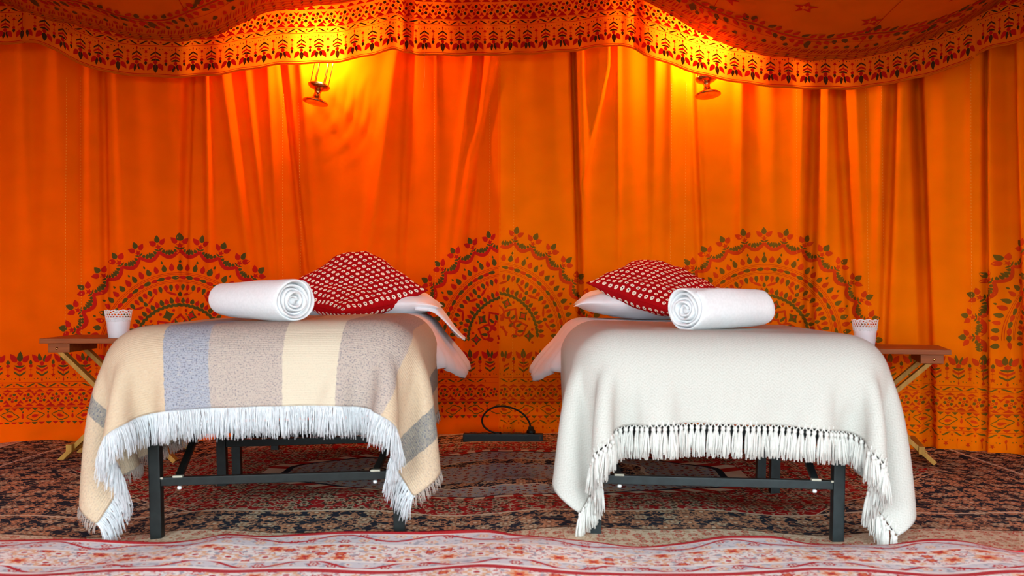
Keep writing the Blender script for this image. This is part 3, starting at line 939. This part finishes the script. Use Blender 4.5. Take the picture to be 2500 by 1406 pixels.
# ------------------------------------------------------------------ rugs
def bump(x, y):
    x = np.asarray(x, float); y = np.asarray(y, float)
    b = 0.010 * np.sin(x * 5.2 + 0.9 * np.sin(y * 1.3) + 0.6) + 0.006 * np.sin(x * 11.0 + y * 2.0) + 0.006 * np.sin(y * 4.1 + x * 1.7)
    b = b + 0.020 * np.exp(-((y - 3.62) / .16)**2) * np.exp(-((x + 0.55) / .45)**2) + 0.016 * np.exp(-((y - 3.55) / .14)**2) * np.exp(-((x - .95) / .5)**2)
    b = b + 0.016 * np.exp(-((y - 4.0) / .12)**2) * np.exp(-((x - .0) / .22)**2)
    return b
RC = (-0.03, 4.22)
xs = np.linspace(-2.62, 2.50, 230); tt_ = np.linspace(0, 1, 120)
bk = CP[:, 1] > 3.0
yw = np.interp(xs, CP[bk][:, 0], CP[bk][:, 1]) - 0.005
XX = np.repeat(xs[:, None], len(tt_), 1); YY = 2.72 + (yw[:, None] - 2.72) * tt_[None]
V = np.stack([XX, YY, bump(XX, YY)], -1).reshape(-1, 3)
uv = np.stack([XX - RC[0], YY - RC[1]], -1).reshape(-1, 2)
rug = mesh_py('persian_rug', V, grid_faces(len(xs), len(tt_)), 'rug_main', None, True, uv)
md = rug.modifiers.new('thickness', 'SOLIDIFY'); md.thickness = 0.007; md.offset = -1
tag(rug, 'large red persian rug with navy floral border under both beds', 'rug', 'persian rugs on the tent floor')
EDGE = [(-400, 1316), (0, 1318), (170, 1315), (400, 1323), (480, 1316), (563, 1303), (640, 1308), (740, 1302), (860, 1296), (1000, 1297), (1180, 1292), (1260, 1304), (1340, 1311), (1450, 1322), (1560, 1334), (1660, 1325), (1790, 1307), (1870, 1307), (1990, 1327), (2150, 1330), (2280, 1315), (2330, 1317), (2420, 1335), (2500, 1348), (2900, 1350)]
ek = np.array(EDGE, float)
xs = np.linspace(-2.6, 2.6, 260)
ye = np.full_like(xs, 3.12)
for _ in range(12):
    px = 1250 + F * xs / ye; py = hspline(ek[:, 0], ek[:, 1], px)
    ze = np.maximum(0.024 + (1315 - py) * 0.0007, bump(xs, ye) + 0.011)
    ye = 0.5 * ye + 0.5 * (CZ - ze) * F / (py - HY)
yl = 3.10
vv = np.concatenate([np.linspace(0, .06, 7), np.linspace(.08, 1.5, 60)])
XX, VV = np.meshgrid(xs, vv, indexing='ij')
YY = ye[:, None] - VV - (ye[:, None] - yl) * (1 - np.exp(-VV / .25))
rz = 0.022 + (ze - .022)[:, None] * np.exp(-VV / .40) + 0.006 * np.sin(XX * 7.0 + .4 + VV * 3) * (1 - np.exp(-VV / .1)) + 0.004 * np.sin(XX * 13 + VV * 6) * (1 - np.exp(-VV / .1))
rz = np.maximum(rz, bump(XX, YY) + .010)
V = np.stack([XX, YY, rz], -1).reshape(-1, 3)
uv = np.stack([XX, VV], -1).reshape(-1, 2)
fr = mesh_py('persian_rug', V, [tuple(reversed(f)) for f in grid_faces(len(xs), len(vv))], 'rug_front', None, True, uv)
md = fr.modifiers.new('thickness', 'SOLIDIFY'); md.thickness = 0.008; md.offset = -1
tag(fr, 'pale cream rug with a red edge lying in the foreground', 'rug', 'persian rugs on the tent floor')

# ------------------------------------------------------------------ beds
HX, LEN, ZB0, ZT, RAD = 0.483, 1.90, 0.365, 0.655, 0.13
ZT2 = 0.640
def rbox(hx, y0, y1, z0, z1, r, n=26, rip=None):
    """rounded box as a displaced cube grid"""
    hy = (y1 - y0) / 2; hz = (z1 - z0) / 2; c = np.array([0, (y0 + y1) / 2, (z0 + z1) / 2]); h = np.array([hx, hy, hz]); r = min(r, hz * .98)
    V, Fc = [], []
    ny = int(n * 1.6)
    for ax in range(3):
        for sg in (-1, 1):
            a, b = [k for k in range(3) if k != ax]
            na = ny if a == 1 else (n if a == 0 else 14); nb = ny if b == 1 else (n if b == 0 else 14)
            A, B = np.meshgrid(np.sin(np.linspace(-1, 1, na) * pi / 2) * .5 + np.linspace(-1, 1, na) * .5, np.sin(np.linspace(-1, 1, nb) * pi / 2) * .5 + np.linspace(-1, 1, nb) * .5, indexing='ij')
            p = np.zeros(A.shape + (3,)); p[..., ax] = sg; p[..., a] = A; p[..., b] = B
            p = p * h; inn = np.clip(p, -(h - r), h - r); d = p - inn
            d /= np.linalg.norm(d, axis=-1, keepdims=True) + 1e-9
            q = inn + d * r
            off = len(V); V += [tuple(x) for x in (q + c).reshape(-1, 3)]
            f = grid_faces(na, nb, off)
            flip = (ax == 0 and sg < 0) or (ax == 1 and sg > 0) or (ax == 2 and sg < 0)
            Fc += [tuple(reversed(g)) for g in f] if flip else f
    V = np.array(V)
    if rip is not None: V = rip(V)
    return V, Fc
def weld(o, d=1e-4):
    bm = bmesh.new(); bm.from_mesh(o.data); bmesh.ops.remove_doubles(bm, verts=bm.verts, dist=d)
    bmesh.ops.recalc_face_normals(bm, faces=bm.faces); bm.to_mesh(o.data); bm.free()

def bed_frame(loc, rot, mat, label):
    r = empty('bed_frame', loc, rot)
    tag(r, label, 'bed frame', 'folding metal bed frames')
    ZR = 0.345; lx = 0.375
    for s in (-1, 1):
        MB().bar((s * lx, 0.08, ZR), (s * lx, 1.86, ZR), .03, .03).build('side_rail', mat, r)
    for y in (0.10, 0.97, 1.84):
        MB().bar((-lx, y, ZR), (lx, y, ZR), .03, .03).build('cross_rail', mat, r)
    for i in range(9):
        MB().bar((-lx, .25 + i * .18, ZR + .012), (lx, .25 + i * .18, ZR + .012), .012, .006, 0).build('slat', mat, r)
    for y in (0.10, 0.86, 1.08, 1.80):
        for s in (-1, 1):
            lg = MB().box((s * lx, y, ZR / 2 - .012), (.036, .036, ZR + .024), None, .004).build('leg', mat, r)
            if y == 0.10: MB().box((s * lx, y, -.020), (.039, .039, .014), None, .004).build('foot_cap', 'plastic_black', lg)
        st = MB().bar((-lx + .018, y, .185), (lx - .018, y, .185), .026, .026).build('stretcher', mat, r)
        if y == 0.10:
            for s in (-1, 1):
                mb = MB(); mb.lathe([(.0005, -.006), (.006, -.005), (.007, 0), (.005, .004)], 10, (s * (lx - .072), y - .002, .165)); mb.build('bolt', 'foot_plug', st, True)
                MB().box((s * (lx - .022), y - .015, .197), (.008, .004, .006), None, .001).build('weld', 'weld', st)
                MB().box((s * (lx - .070), y - .004, .200), (.030, .020, .006), None, .002).build('weld', 'weld', st)
    for s in (-1, 1):
        MB().bar((s * (lx - .07), .10, .195), (s * (lx - .012), .60, ZR - .01), .022, .014).build('brace', mat, r)
        MB().bar((s * (lx - .05), 1.80, .195), (s * (lx - .012), 1.35, ZR - .01), .022, .014).build('brace', mat, r)
    return r

def mattress(loc, rot, label, ZT=ZT):
    V, Fc = rbox(HX - .012, 0.012, LEN - .012, ZB0, ZT - .010, RAD)
    o = mesh_py('mattress', V, Fc, 'mattress', None, True); weld(o)
    o.location = loc; o.rotation_euler = rot
    return tag(o, label, 'mattress', 'single mattresses')
def sheet(loc, rot, label, side, ZT=ZT):
    def rip(V):
        x, y, z = V.T.copy()
        low = 1 - sstep(ZB0 + .08, ZT - .06, z)
        out = sstep(.20, .42, np.abs(x))
        fl = (0.110 * sstep(.70, 1.35, y) + 0.0) * low * (np.sign(x) == side) + 0.012 * low * sstep(.2, .9, y)
        rp = (0.012 * np.sin(y * 23 + 2 * z * 6) + 0.009 * np.sin(y * 41 + 1)) * low * sstep(.5, 1.0, y)
        V[:, 0] = x + np.sign(x) * out * (fl + rp)
        V[:, 2] = z - 0.075 * low * sstep(.9, 1.3, y) * out + 0.003 * np.sin(x * 17 + y * 9) * sstep(.6, .66, z)
        return V
    V, Fc = rbox(HX, 0.0, LEN, ZB0 + .01, ZT, RAD, 44)
    # open underneath
    zc = ZB0 + .01 + RAD * .55
    Fc = [f for f in Fc if max(V[i][2] for i in f) > zc]
    low = V[:, 2] < zc; V[low, 2] = zc                      # an even hem
    V = rip(V)
    o = mesh_py('fitted_sheet', V, Fc, 'sheet', None, True); weld(o)
    o.location = loc; o.rotation_euler = rot
    return tag(o, label, 'sheet', 'bed sheets')

# cloth drape: position based dynamics over the rounded mattress
def drape(sx, xoff, y0, y1, ZT, steps=230, cell=0.0155, seed=1):
    top = ZT + .012
    nx = int(round(sx / cell)) + 1; nt = int(round((y1 - y0) / cell)) + 1
    gx = np.linspace(-sx / 2 + xoff, sx / 2 + xoff, nx); gy = np.linspace(y0, y1, nt)
    X, Y = np.meshgrid(gx, gy, indexing='ij')
    rs = np.random.RandomState(seed)
    p = np.stack([X, Y, np.full_like(X, top + .004)], -1)
    p[..., 2] += rs.rand(nx, nt) * .004
    prev = p.copy(); c1 = gx[1] - gx[0]; c2 = gy[1] - gy[0]
    C = np.array([0, LEN / 2, (ZB0 + ZT) / 2]); H = np.array([HX + .004, LEN / 2 + .004, (ZT - ZB0) / 2 + .002]); th = .006
    def con(a, b, L, k):
        d = b - a; n = np.sqrt((d * d).sum(-1, keepdims=True)) + 1e-9
        e = d * ((n - L) / n * (.5 * k)); a += e; b -= e
    dg = math.hypot(c1, c2)
    for st in range(steps):
        vel = (p - prev) * .985; prev = p.copy()
        p = p + vel; p[..., 2] -= 9.8 * (1 / 75.)**2 * .22
        for it in range(9):
            for o_ in (0, 1):
                n = (nx - o_) // 2; con(p[o_:o_ + 2 * n:2], p[o_ + 1:o_ + 2 * n:2], c1, 1.0)
                n = (nt - o_) // 2; con(p[:, o_:o_ + 2 * n:2], p[:, o_ + 1:o_ + 2 * n:2], c2, 1.0)
            con(p[:-1, :-1], p[1:, 1:], dg, .28); con(p[1:, :-1], p[:-1, 1:], dg, .28)
            if it % 3 == 0:
                con(p[:-2], p[2:], 2 * c1, .22); con(p[:, :-2], p[:, 2:], 2 * c2, .22)
                con(p[:-4], p[4:], 4 * c1, .10); con(p[:, :-4], p[:, 4:], 4 * c2, .10)
            if it % 3 == 2:
                q = p - C; s = np.sign(q); w = np.abs(q) - (H - RAD)
                m = np.maximum(w, 0); ln = np.sqrt((m * m).sum(-1)) + 1e-9
                dist = ln - RAD - th; hit = (dist < 0) & (w.max(-1) > -0.02)
                g = s * m / ln[..., None]
                corr = -dist[..., None] * g
                p = np.where(hit[..., None], p + corr, p)
                tang = p - prev; tang = tang - g * (tang * g).sum(-1, keepdims=True)
                p = np.where(hit[..., None], p - tang * .55, p)
    return p, X, Y

def throw(name, p, X, Y, mat, loc, rot, label):
    nx, nt = X.shape
    o = mesh_py(name, p.reshape(-1, 3), grid_faces(nx, nt), mat, None, True, np.stack([X, Y], -1).reshape(-1, 2))
    o.location = loc; o.rotation_euler = rot
    sm = o.modifiers.new('smooth', 'SUBSURF'); sm.levels = 1; sm.render_levels = 1
    so = o.modifiers.new('thickness', 'SOLIDIFY'); so.thickness = 0.004; so.offset = 1
    return tag(o, label, 'throw blanket', 'throw blankets on the beds')
def strand_set(P, D, n, L, r, seed, jitter=.2, grav=.75, seg=4):
    """fine yarn hanging off a hem curve P with outward directions D"""
    rs = np.random.RandomState(seed); cs = np.concatenate([[0], np.cumsum(np.linalg.norm(np.diff(P, axis=0), axis=1))])
    mb = MB()
    for k in range(n):
        s = (k + rs.rand()) / n * cs[-1]
        b = np.array([np.interp(s, cs, P[:, i]) for i in range(3)]); d = np.array([np.interp(s, cs, D[:, i]) for i in range(3)])
        d /= np.linalg.norm(d) + 1e-9; ln = L * rs.uniform(.78, 1.12)
        pts = [b - d * .004]; dd = d + rs.normal(size=3) * jitter * np.array([1, .6, .5])
        for q in range(seg):
            dd = dd * (1 - grav * .45) + np.array([0, 0, -1]) * grav * .45; dd /= np.linalg.norm(dd) + 1e-9
            pts.append(pts[-1] + dd * ln / seg + rs.normal(size=3) * .0012)
        mb.tube([tuple(x) for x in pts], r, 3, .55)
    return mb

LB = ((-0.722, 3.02, 0.0), (0, math.radians(-1.5), math.radians(1.2)))
RB = ((0.632, 3.02, -0.012), (0, math.radians(1.4), math.radians(-0.4)))
LM = ((-0.757, 3.02, 0.0), LB[1]); RM = ((0.667, 3.02, -0.012), RB[1])       # the mattresses sit a little outwards on their frames
bed_frame(*LB, 'metal_dark', 'black steel folding bed frame with lower stretcher under the striped throw')
bed_frame(*RB, 'metal_teal', 'slate grey steel folding bed frame under the cream tasselled throw')
mattress(*LM, 'mattress under the striped throw, on the black frame'); mattress(*RM, 'mattress under the cream throw, on the slate frame', ZT2)
sheet(*LM, 'white sheet over the bed with the striped throw', 1); sheet(*RM, 'white sheet over the bed with the cream throw', -1, ZT2)

pL, XL, YL = drape(1.64, -0.025, -0.185, 0.92, ZT, seed=2)
tl = throw('throw_blanket', pL, XL, YL, 'throw_striped', *LM, 'striped beige grey and blue woven throw with white fringe')
D = pL[:, 0] - pL[:, 2]
f1 = strand_set(pL[:, 0], D, 1800, .092, .0016, 5).build('front_fringe', 'fringe_white', tl, True); tag(f1, 'dense white cotton fringe along the front hem', kind='stuff')
for i, j, nm in ((0, 2, 'a'), (-1, -3, 'b')):
    D = pL[i] - pL[j]
    f2 = strand_set(pL[i], D, 380, .038, .0017, 9, .3).build('side_fringe', 'throw_striped', tl, True); tag(f2, 'short speckled fringe along the side hem', kind='stuff')

pR, XR, YR = drape(1.63, 0.020, -0.21, 0.92, ZT2, seed=6)
tr = throw('throw_blanket', pR, XR, YR, 'throw_cream', *RM, 'plain cream herringbone throw with knotted tassels')
# tassels: a few shared shapes
def tassel_mesh(seed):
    rs = np.random.RandomState(seed); mb = MB()
    for g in (-1, 1):
        mb.tube([(g * .010, 0, .004), (g * .007, .001, -.008), (0, 0, -.018)], .0022, 5)
    mb.lathe([(.002, -.030), (.0055, -.026), (.0072, -.021), (.006, -.016), (.003, -.013)], 8)
    for k in range(20):
        a = rs.rand() * 2 * pi; r = .0125 * math.sqrt(rs.rand()) ; L = rs.uniform(.085, .112)
        mb.tube([(.2 * r * math.cos(a), .2 * r * math.sin(a), -.022), (.8 * r * math.cos(a), .6 * r * math.sin(a), -.045), (r * math.cos(a) + rs.normal() * .001, .7 * r * math.sin(a), -.07), (1.15 * r * math.cos(a) + rs.normal() * .002, .8 * r * math.sin(a), -L)], .0026, 4, .8)
    return mb
protos = []
hem = pR[:, 0]; cs = np.concatenate([[0], np.cumsum(np.linalg.norm(np.diff(hem, axis=0), axis=1))])
nT = 88
for k in range(nT):
    s = (k + .5) / nT * cs[-1]
    b = [np.interp(s, cs, hem[:, i]) for i in range(3)]
    ds = np.array([np.interp(s + .01, cs, hem[:, i]) - np.interp(s - .01, cs, hem[:, i]) for i in range(3)])
    az = math.atan2(ds[1], ds[0]); b[2] += .007; b[1] -= .003
    rot = (rnd.uniform(-.10, .12), rnd.uniform(-.10, .10), az)
    if k < 6:
        o = tassel_mesh(k + 20).build('tassel', 'tassel', tr, True); protos.append(o); o.location = b; o.rotation_euler = rot
    else: share('tassel', protos[k % 6], tr, b, rot)

# ------------------------------------------------------------------ pillows, cushions, towels
def pillow_shape(w, h, t, n=40, pinch=.10, seed=0, crease=0.0, pw=.62):
    rs = np.random.RandomState(seed)
    a = np.sin(np.linspace(-1, 1, n) * pi / 2)
    A, B = np.meshgrid(a, a, indexing='ij')
    prof = ((1 - A**2).clip(0)**pw * (1 - B**2).clip(0)**pw)
    sx = 1 - pinch * (1 - A**2) * 0 - pinch * (1 - B**2) * 0
    x = A * w / 2 * (1 - pinch * (1 - B**2) * np.abs(A)**3); y = B * h / 2 * (1 - pinch * (1 - A**2) * np.abs(B)**3)
    wr = crease * (np.sin(9 * A + 5 * B + 1) + np.sin(-6 * A + 11 * B) + .6 * np.sin(17 * A - 9 * B)) * (.35 + (1 - prof)) * prof**.5
    top = np.stack([x, y, prof * t / 2 + wr], -1).reshape(-1, 3); bot = np.stack([x, y, -prof * t / 2 + wr * .5], -1).reshape(-1, 3)
    f = grid_faces(n, n); nn = n * n
    uv = np.stack([(A * .5 + .5), (B * .5 + .5)], -1).reshape(-1, 2)
    return np.vstack([top, bot]), f + [tuple(i + nn for i in reversed(g)) for g in f], np.vstack([uv, uv])
def pillow(loc, rot, label, flap):
    V, Fc, uv = pillow_shape(.76, .48, .17, 40, .05, 1, .004)
    # sag: the ends follow the bed
    V[:, 2] += -0.10 * np.clip((np.abs(V[:, 0]) - .30) / .1, 0, 2)**2 * .25
    o = mesh_py('pillow', V, Fc, 'pillowcase', None, True, uv); weld(o)
    o.location = loc; o.rotation_euler = rot
    if flap:
        # open end of the pillowcase running out over the bed's edge
        n, m = 16, 12
        vv = []
        for i in range(n):
            t = i / (n - 1)
            for j in range(m):
                q = j / (m - 1) * 2 - 1
                x = .27 + .19 * t + .03 * (q < 0) * t; z = .050 * (1 - q * q) * (1 - t) - .02 - .135 * sstep(.25, 1.1, t) + .004 * math.sin(9 * q + 5 * t)
                vv.append((x, q * (.235 - .01 * t) - .02 * t, z))
        mb = mesh_py('pillowcase_flap', vv, grid_faces(n, m), 'pillowcase', o, True)
        so = mb.modifiers.new('thickness', 'SOLIDIFY'); so.thickness = .006
    return tag(o, label, 'pillow', 'white pillows at the bed heads')
BEDZ = ZT
pillow((-0.70, 4.60, BEDZ + .055), (0, 0.02, math.radians(2)), 'white pillow half hidden beneath the tall peaked dotted cushion', True)
pillow((0.66, 4.60, BEDZ + .062), (0, -0.02, math.radians(-3)), 'white pillow with a plump corner beneath the lower flatter dotted cushion', False)
def cushion(loc, spin, keys, rot, label, seed):
    V, Fc, uv = pillow_shape(.465, .465, .155, 48, .07, seed, .0045, .50)
    edge = []
    for q in range(4):
        for t in np.linspace(-1, 1, 14)[:-1]:
            A, B = [(t, -1), (1, t), (-t, 1), (-1, -t)][q]
            edge.append((A * .465 / 2 * (1 - .07 * (1 - B**2) * abs(A)**3), B * .465 / 2 * (1 - .07 * (1 - A**2) * abs(B)**3), 0))
    # slumped: the cushion bends along its front-to-back diagonal
    g = np.linspace(-.36, .36, 400); kk = np.array(keys, float)
    an = np.radians(hspline(kk[:, 0], kk[:, 1], g)); dg = g[1] - g[0]
    cy = np.cumsum(np.cos(an)) * dg; cz = np.cumsum(np.sin(an)) * dg; cy -= np.interp(0, g, cy); cz -= np.interp(0, g, cz)
    def bend(P):
        P = np.array(P, float); c, s_ = math.cos(spin), math.sin(spin)
        x = P[:, 0] * c - P[:, 1] * s_; y = P[:, 0] * s_ + P[:, 1] * c
        a = np.interp(y, g, an)
        return np.stack([x, np.interp(y, g, cy) - np.sin(a) * P[:, 2], np.interp(y, g, cz) + np.cos(a) * P[:, 2]], -1)
    o = mesh_py('dotted_cushion', bend(V), Fc, 'cushion', None, True, uv); weld(o, 2e-4)
    o.location = loc; o.rotation_euler = rot
    e = bend(edge + [edge[0]])
    MB().tube([tuple(p) for p in e], .003, 6).build('piping', 'piping', o, True)
    return tag(o, label, 'cushion', 'red dotted cushions')
cushion((-0.705, 4.47, 0.765), math.radians(45), [(-.36, 2), (-.14, 14), (0, 40), (.14, 46), (.22, 15), (.36, -60)], (0, 0, 0),
        'red cushion with white dots, standing with a tall peak on the striped bed', 3)
cushion((0.655, 4.47, 0.770), math.radians(52), [(-.36, 8), (-.1, 18), (0, 28), (.14, 26), (.24, 0), (.36, -35)], (0, math.radians(8), 0),
        'red cushion with white dots, lying flatter behind the right-hand rolled towel', 8)

def towel(loc, rot, label, L, seed, taper, squash):
    rs = np.random.RandomState(seed)
    root = empty('rolled_towel', loc, rot)
    turns = 5.2; nseg = int(turns * 22); th = .0125; r0 = .012; dr = .0122
    V = []; m = 14
    for i in range(nseg + 1):
        a = i / 22 * 2 * pi; r = r0 + dr * a / (2 * pi)
        e = L / 2 * (1 - .03 * math.cos(a * .37)) + .006 * math.sin(a * 1.7)
        if i == nseg: pass
        prof = [(-th / 2 * .2, -e), (-th / 2, -e + .006), (-th / 2, -e * .5), (-th / 2, 0), (-th / 2, e * .5), (-th / 2, e - .006), (-th / 2 * .2, e),
                (th / 2 * .4, e + .001), (th / 2, e - .008), (th / 2, e * .5), (th / 2, 0), (th / 2, -e * .5), (th / 2, -e + .008), (th / 2 * .4, -e - .001)]
        for dR, ax in prof:
            rr = r + dR + .0005 * rs.randn() + .0030 * math.sin(ax * 31 + a * 1.3 + seed) * (r / .075) + .0022 * math.sin(ax * 57 - a * 2.1) * (r / .075)
            k = 1 - taper * (ax / L + .5)
            bul = 1 + .03 * math.cos(ax / L * pi)
            x = math.cos(a) * rr * k * bul; z = math.sin(a) * rr * k * bul
            if z < 0: z *= squash
            V.append((x * 1.06, ax, z))
    Fc = []
    for i in range(nseg):
        for j in range(m):
            a0 = i * m + j; a1 = i * m + (j + 1) % m
            Fc.append((a0, a1, a1 + m, a0 + m))
    Fc.append(tuple(range(m))[::-1]); Fc.append(tuple(nseg * m + j for j in range(m)))
    o = mesh_py('terry_roll', V, Fc, 'towel', root, True)
    sm = o.modifiers.new('smooth', 'SUBSURF'); sm.levels = 1; sm.render_levels = 1
    # the tucked core of the roll
    mb = MB(); mb.lathe([(.001, -L / 2 + .012), (.010, -L / 2 + .010), (.012, -L / 2 + .03), (.012, L / 2 - .03), (.010, L / 2 - .012), (.001, L / 2 - .014)], 14)
    mb.v = [Vector((v.x, v.z, v.y)) for v in mb.v]
    mb.build('rolled_core', 'towel', root, True)
    return tag(root, label, 'towel', 'rolled white towels')
# local -y end faces the viewer
towel((-0.845, 3.34, BEDZ + .078), (0, 0, math.radians(48)), 'white rolled towel on the striped throw', .41, 4, .16, .88)
towel((0.695, 3.33, ZT2 - .012 + .076), (0, 0, math.radians(-52)), 'white rolled towel on the cream throw', .37, 5, .06, .86)

# ------------------------------------------------------------------ side tables and pots
def side_table(loc, rz, h, w, d, label):
    r = empty('folding_side_table', loc, (0, 0, rz))
    tag(r, label, 'side table', 'folding wooden side tables')
    n = 5; sw = d / n
    for i in range(n):
        MB().box((0, -d / 2 + sw * (i + .5), h - .011), (w, sw - .004, .022), None, .003).build('slat', 'wood_dark', r)
    for s in (-1, 1):
        b = MB().box((s * (w / 2 - .075), 0, h - .043), (.095, d * .86, .040), None, .003).build('batten', 'wood_dark', r)
        mb = MB(); mb.lathe([(.0005, -.003), (.006, -.002), (.0065, 0), (.0065, .003)], 12)
        mb.v = [Vector((v.x + s * (w / 2 - .067), v.z - d * .43 - .001, v.y + h - .045)) for v in mb.v]
        mb.build('screw', 'brass', b, True)
    zt = h - .055
    for y in (-d * .36, d * .36):
        g = 1 if y < 0 else -1
        MB().bar((-w / 2 + .07, y, zt), (w / 2 - .06, y, .0), .020, .045, .003, (0, 1, 0)).build('leg', 'wood_gold', r)
        MB().bar((w / 2 - .07, y + g * .026, zt), (-w / 2 + .06, y + g * .026, .0), .020, .045, .003, (0, 1, 0)).build('leg', 'wood_gold', r)
        mb = MB(); mb.lathe([(.0005, -.004), (.007, -.003), (.008, 0), (.008, .05)], 12)
        mb.v = [Vector((v.x, v.z + y - .016, v.y + zt / 2)) for v in mb.v]
        mb.build('pivot_bolt', 'brass', r, True)
    for s in (-1, 1):
        f = .13
        MB().bar((s * (w / 2 - .06 - (w - .13) * f * .9), -d * .44, zt * f), (s * (w / 2 - .06 - (w - .13) * f * .9), d * .44, zt * f), .026, .034, .003).build('stretcher', 'wood_gold', r)
    return r
side_table((-1.77, 4.62, 0.0), math.radians(2), 0.552, 0.64, 0.38, 'reddish wooden folding side table beside the striped bed')
side_table((1.665, 4.64, 0.0), math.radians(-15), 0.505, 0.62, 0.40, 'reddish wooden folding side table beside the cream bed')

def pot(loc, label, seed):
    r = empty('lace_rim_pot', loc)
    tag(r, label, 'pot', 'white pots with lace rims')
    h = .092; rb, rt = .043, .053
    f = lambda z: rb + (rt - rb) * z / h
    MB().lathe([(.001, .002), (rb - .003, 0), (rb, .002), (f(.03), .03), (f(.06), .06), (f(h), h), (f(h) - .002, h), (f(.06) - .003, .06), (rb - .004, .006), (.001, .006)], 40).build('body', 'cup', r, True)
    rs = np.random.RandomState(seed); mb = MB()
    H = .122; fr_ = lambda z: rt + (z - h) * .13 + .001
    n = 26
    for row, (z, rad) in enumerate(((.084, .0065), (.094, .006), (.104, .0062), (.113, .006))):
        for k in range(n):
            a = (k + .5 * (row % 2)) / n * 2 * pi; sc = 1.0
            zz = z + (.006 * abs(math.sin(a * 5)) if row == 3 else (-.004 * abs(math.sin(a * 4 + 1)) if row == 0 else 0))
            pts = []
            for q in range(9):
                b = q / 8 * 2 * pi; aa = a + rad / rt * math.cos(b) * 1.05; z2 = zz + rad * math.sin(b)
                R = fr_(z2); pts.append((R * math.cos(aa), R * math.sin(aa), z2))
            mb.tube(pts, .0014, 4)
    # scalloped rim line
    pts = []
    for q in range(121):
        a = q / 120 * 2 * pi; z = .1165 + .008 * abs(math.sin(a * 5)); R = fr_(z); pts.append((R * math.cos(a), R * math.sin(a), z))
    mb.tube(pts, .0018, 5)
    o = mb.build('lace_rim', 'lace', r, True); o['label'] = 'openwork lace rim'
    return r
pot((-1.765, 4.50, 0.552), 'white lace-rim pot on the table beside the striped bed', 1)
pot((1.625, 4.62, 0.505), 'white lace-rim pot on the table beside the cream bed', 2)

# ------------------------------------------------------------------ lanterns behind the valance
def lantern(loc, rot, label, ceil_z):
    r = empty('hanging_lantern', loc, rot)
    tag(r, label, 'lantern', 'brass lanterns hanging behind the valance')
    MB().lathe([(.002, .004), (.030, .000), (.060, -.004), (.0665, -.002), (.067, .002), (.058, .010), (.040, .018), (.026, .026), (.020, .034), (.016, .046), (.0165, .058),
                (.024, .066), (.042, .072), (.054, .081), (.058, .089), (.057, .092), (.048, .089), (.002, .084)], 40, cap=False).build('foot', 'brass', r, True)
    rg = MB()
    rg.tube([(.050 * math.cos(a), .050 * math.sin(a), .094) for a in np.linspace(0, 2 * pi, 33)], .003, 6); rg.build('ring', 'brass', r, True)
    for k in range(6):
        a = 2 * pi * k / 6 + .3
        MB().tube([(.046 * math.cos(a), .046 * math.sin(a), .090), (.046 * math.cos(a), .046 * math.sin(a), .345)], .0026, 6).build('rod', 'wire', r, True)
    MB().lathe([(.050, .343), (.053, .348), (.048, .356), (.030, .372), (.012, .382), (.006, .396), (.002, .400)], 32, cap=False).build('cap', 'brass', r, True)
    MB().lathe([(.001, .290), (.012, .292), (.014, .300), (.014, .350), (.001, .352)], 16).build('lamp_holder', 'brass', r, True)
    b = MB().lathe([(.001, .222), (.016, .226), (.026, .238), (.029, .256), (.024, .274), (.014, .288), (.010, .296)], 24).build('bulb', 'bulb', r, True)
    b['label'] = 'glowing warm bulb'
    c = Matrix.Rotation(0, 4, 'X')
    R = Euler(rot).to_matrix().inverted()
    topw = R @ Vector((0, 0, ceil_z - loc[2] - .40))
    MB().tube([(0, 0, .398), tuple(Vector((0, 0, .398)) + topw)], .0015, 5).build('hanging_chain', 'wire', r, True)
    return r
def lamp_pos(px, py, d): return ((px - 1250) * d / F, d, CZ + (HY - py) * d / F)
lx, ly = [float(v) for v in val_base(np.array([px2u(775)]))[:2]] if False else (0, 0)
lantern(lamp_pos(770, 250, 5.17), (math.radians(-6), math.radians(11), 0), 'brass lantern hanging askew with its wire cage showing below the valance', 2.16)
lantern(lamp_pos(1728, 232, 5.12), (math.radians(-9), math.radians(-4), 0), 'brass lantern showing only its flared foot below the valance', 2.12)

# ------------------------------------------------------------------ power strip and cable
r = empty('power_strip', (-0.045, 5.03, 0.006), (0, 0, math.radians(-1)))
tag(r, 'black power strip on the rug between the beds', 'power strip')
MB().box((0, 0, .020), (.40, .055, .040), None, .005).build('housing', 'plastic_black', r)
for i in range(6):
    s = MB().box((-.15 + i * .056, 0, .0405), (.040, .044, .004), None, .001).build('socket', 'slot', r)
    for g in (-1, 1): MB().box((-.15 + i * .056 + g * .009, 0, .043), (.005, .010, .002)).build('slot', 'plastic_black', s)
MB().box((.185, -.0275, .022), (.012, .004, .02), None, .001).build('switch', 'slot', r)
pz = empty('power_plug', (0.095, 5.03, 0.048)); tag(pz, 'black round plug with a looping cable on the power strip', 'plug')
MB().lathe([(.001, 0), (.022, 0), (.023, .006), (.020, .016), (.014, .020), (.013, .032), (.001, .034)], 20).build('plug_body', 'plastic_black', pz, True)
pts = [(-.002, 0, .03), (-.012, .01, .060), (-.045, .02, .098), (-.10, .03, .124), (-.165, .03, .130), (-.215, .02, .112), (-.243, .01, .075), (-.238, -.005, .038), (-.205, -.012, .012), (-.165, -.008, .001), (-.15, -.002, .002)]
c = catmull(np.array(pts), 8)
MB().tube([tuple(x) for x in c], .0046, 8).build('cable', 'cable', pz, True)

bpy.context.view_layer.update()
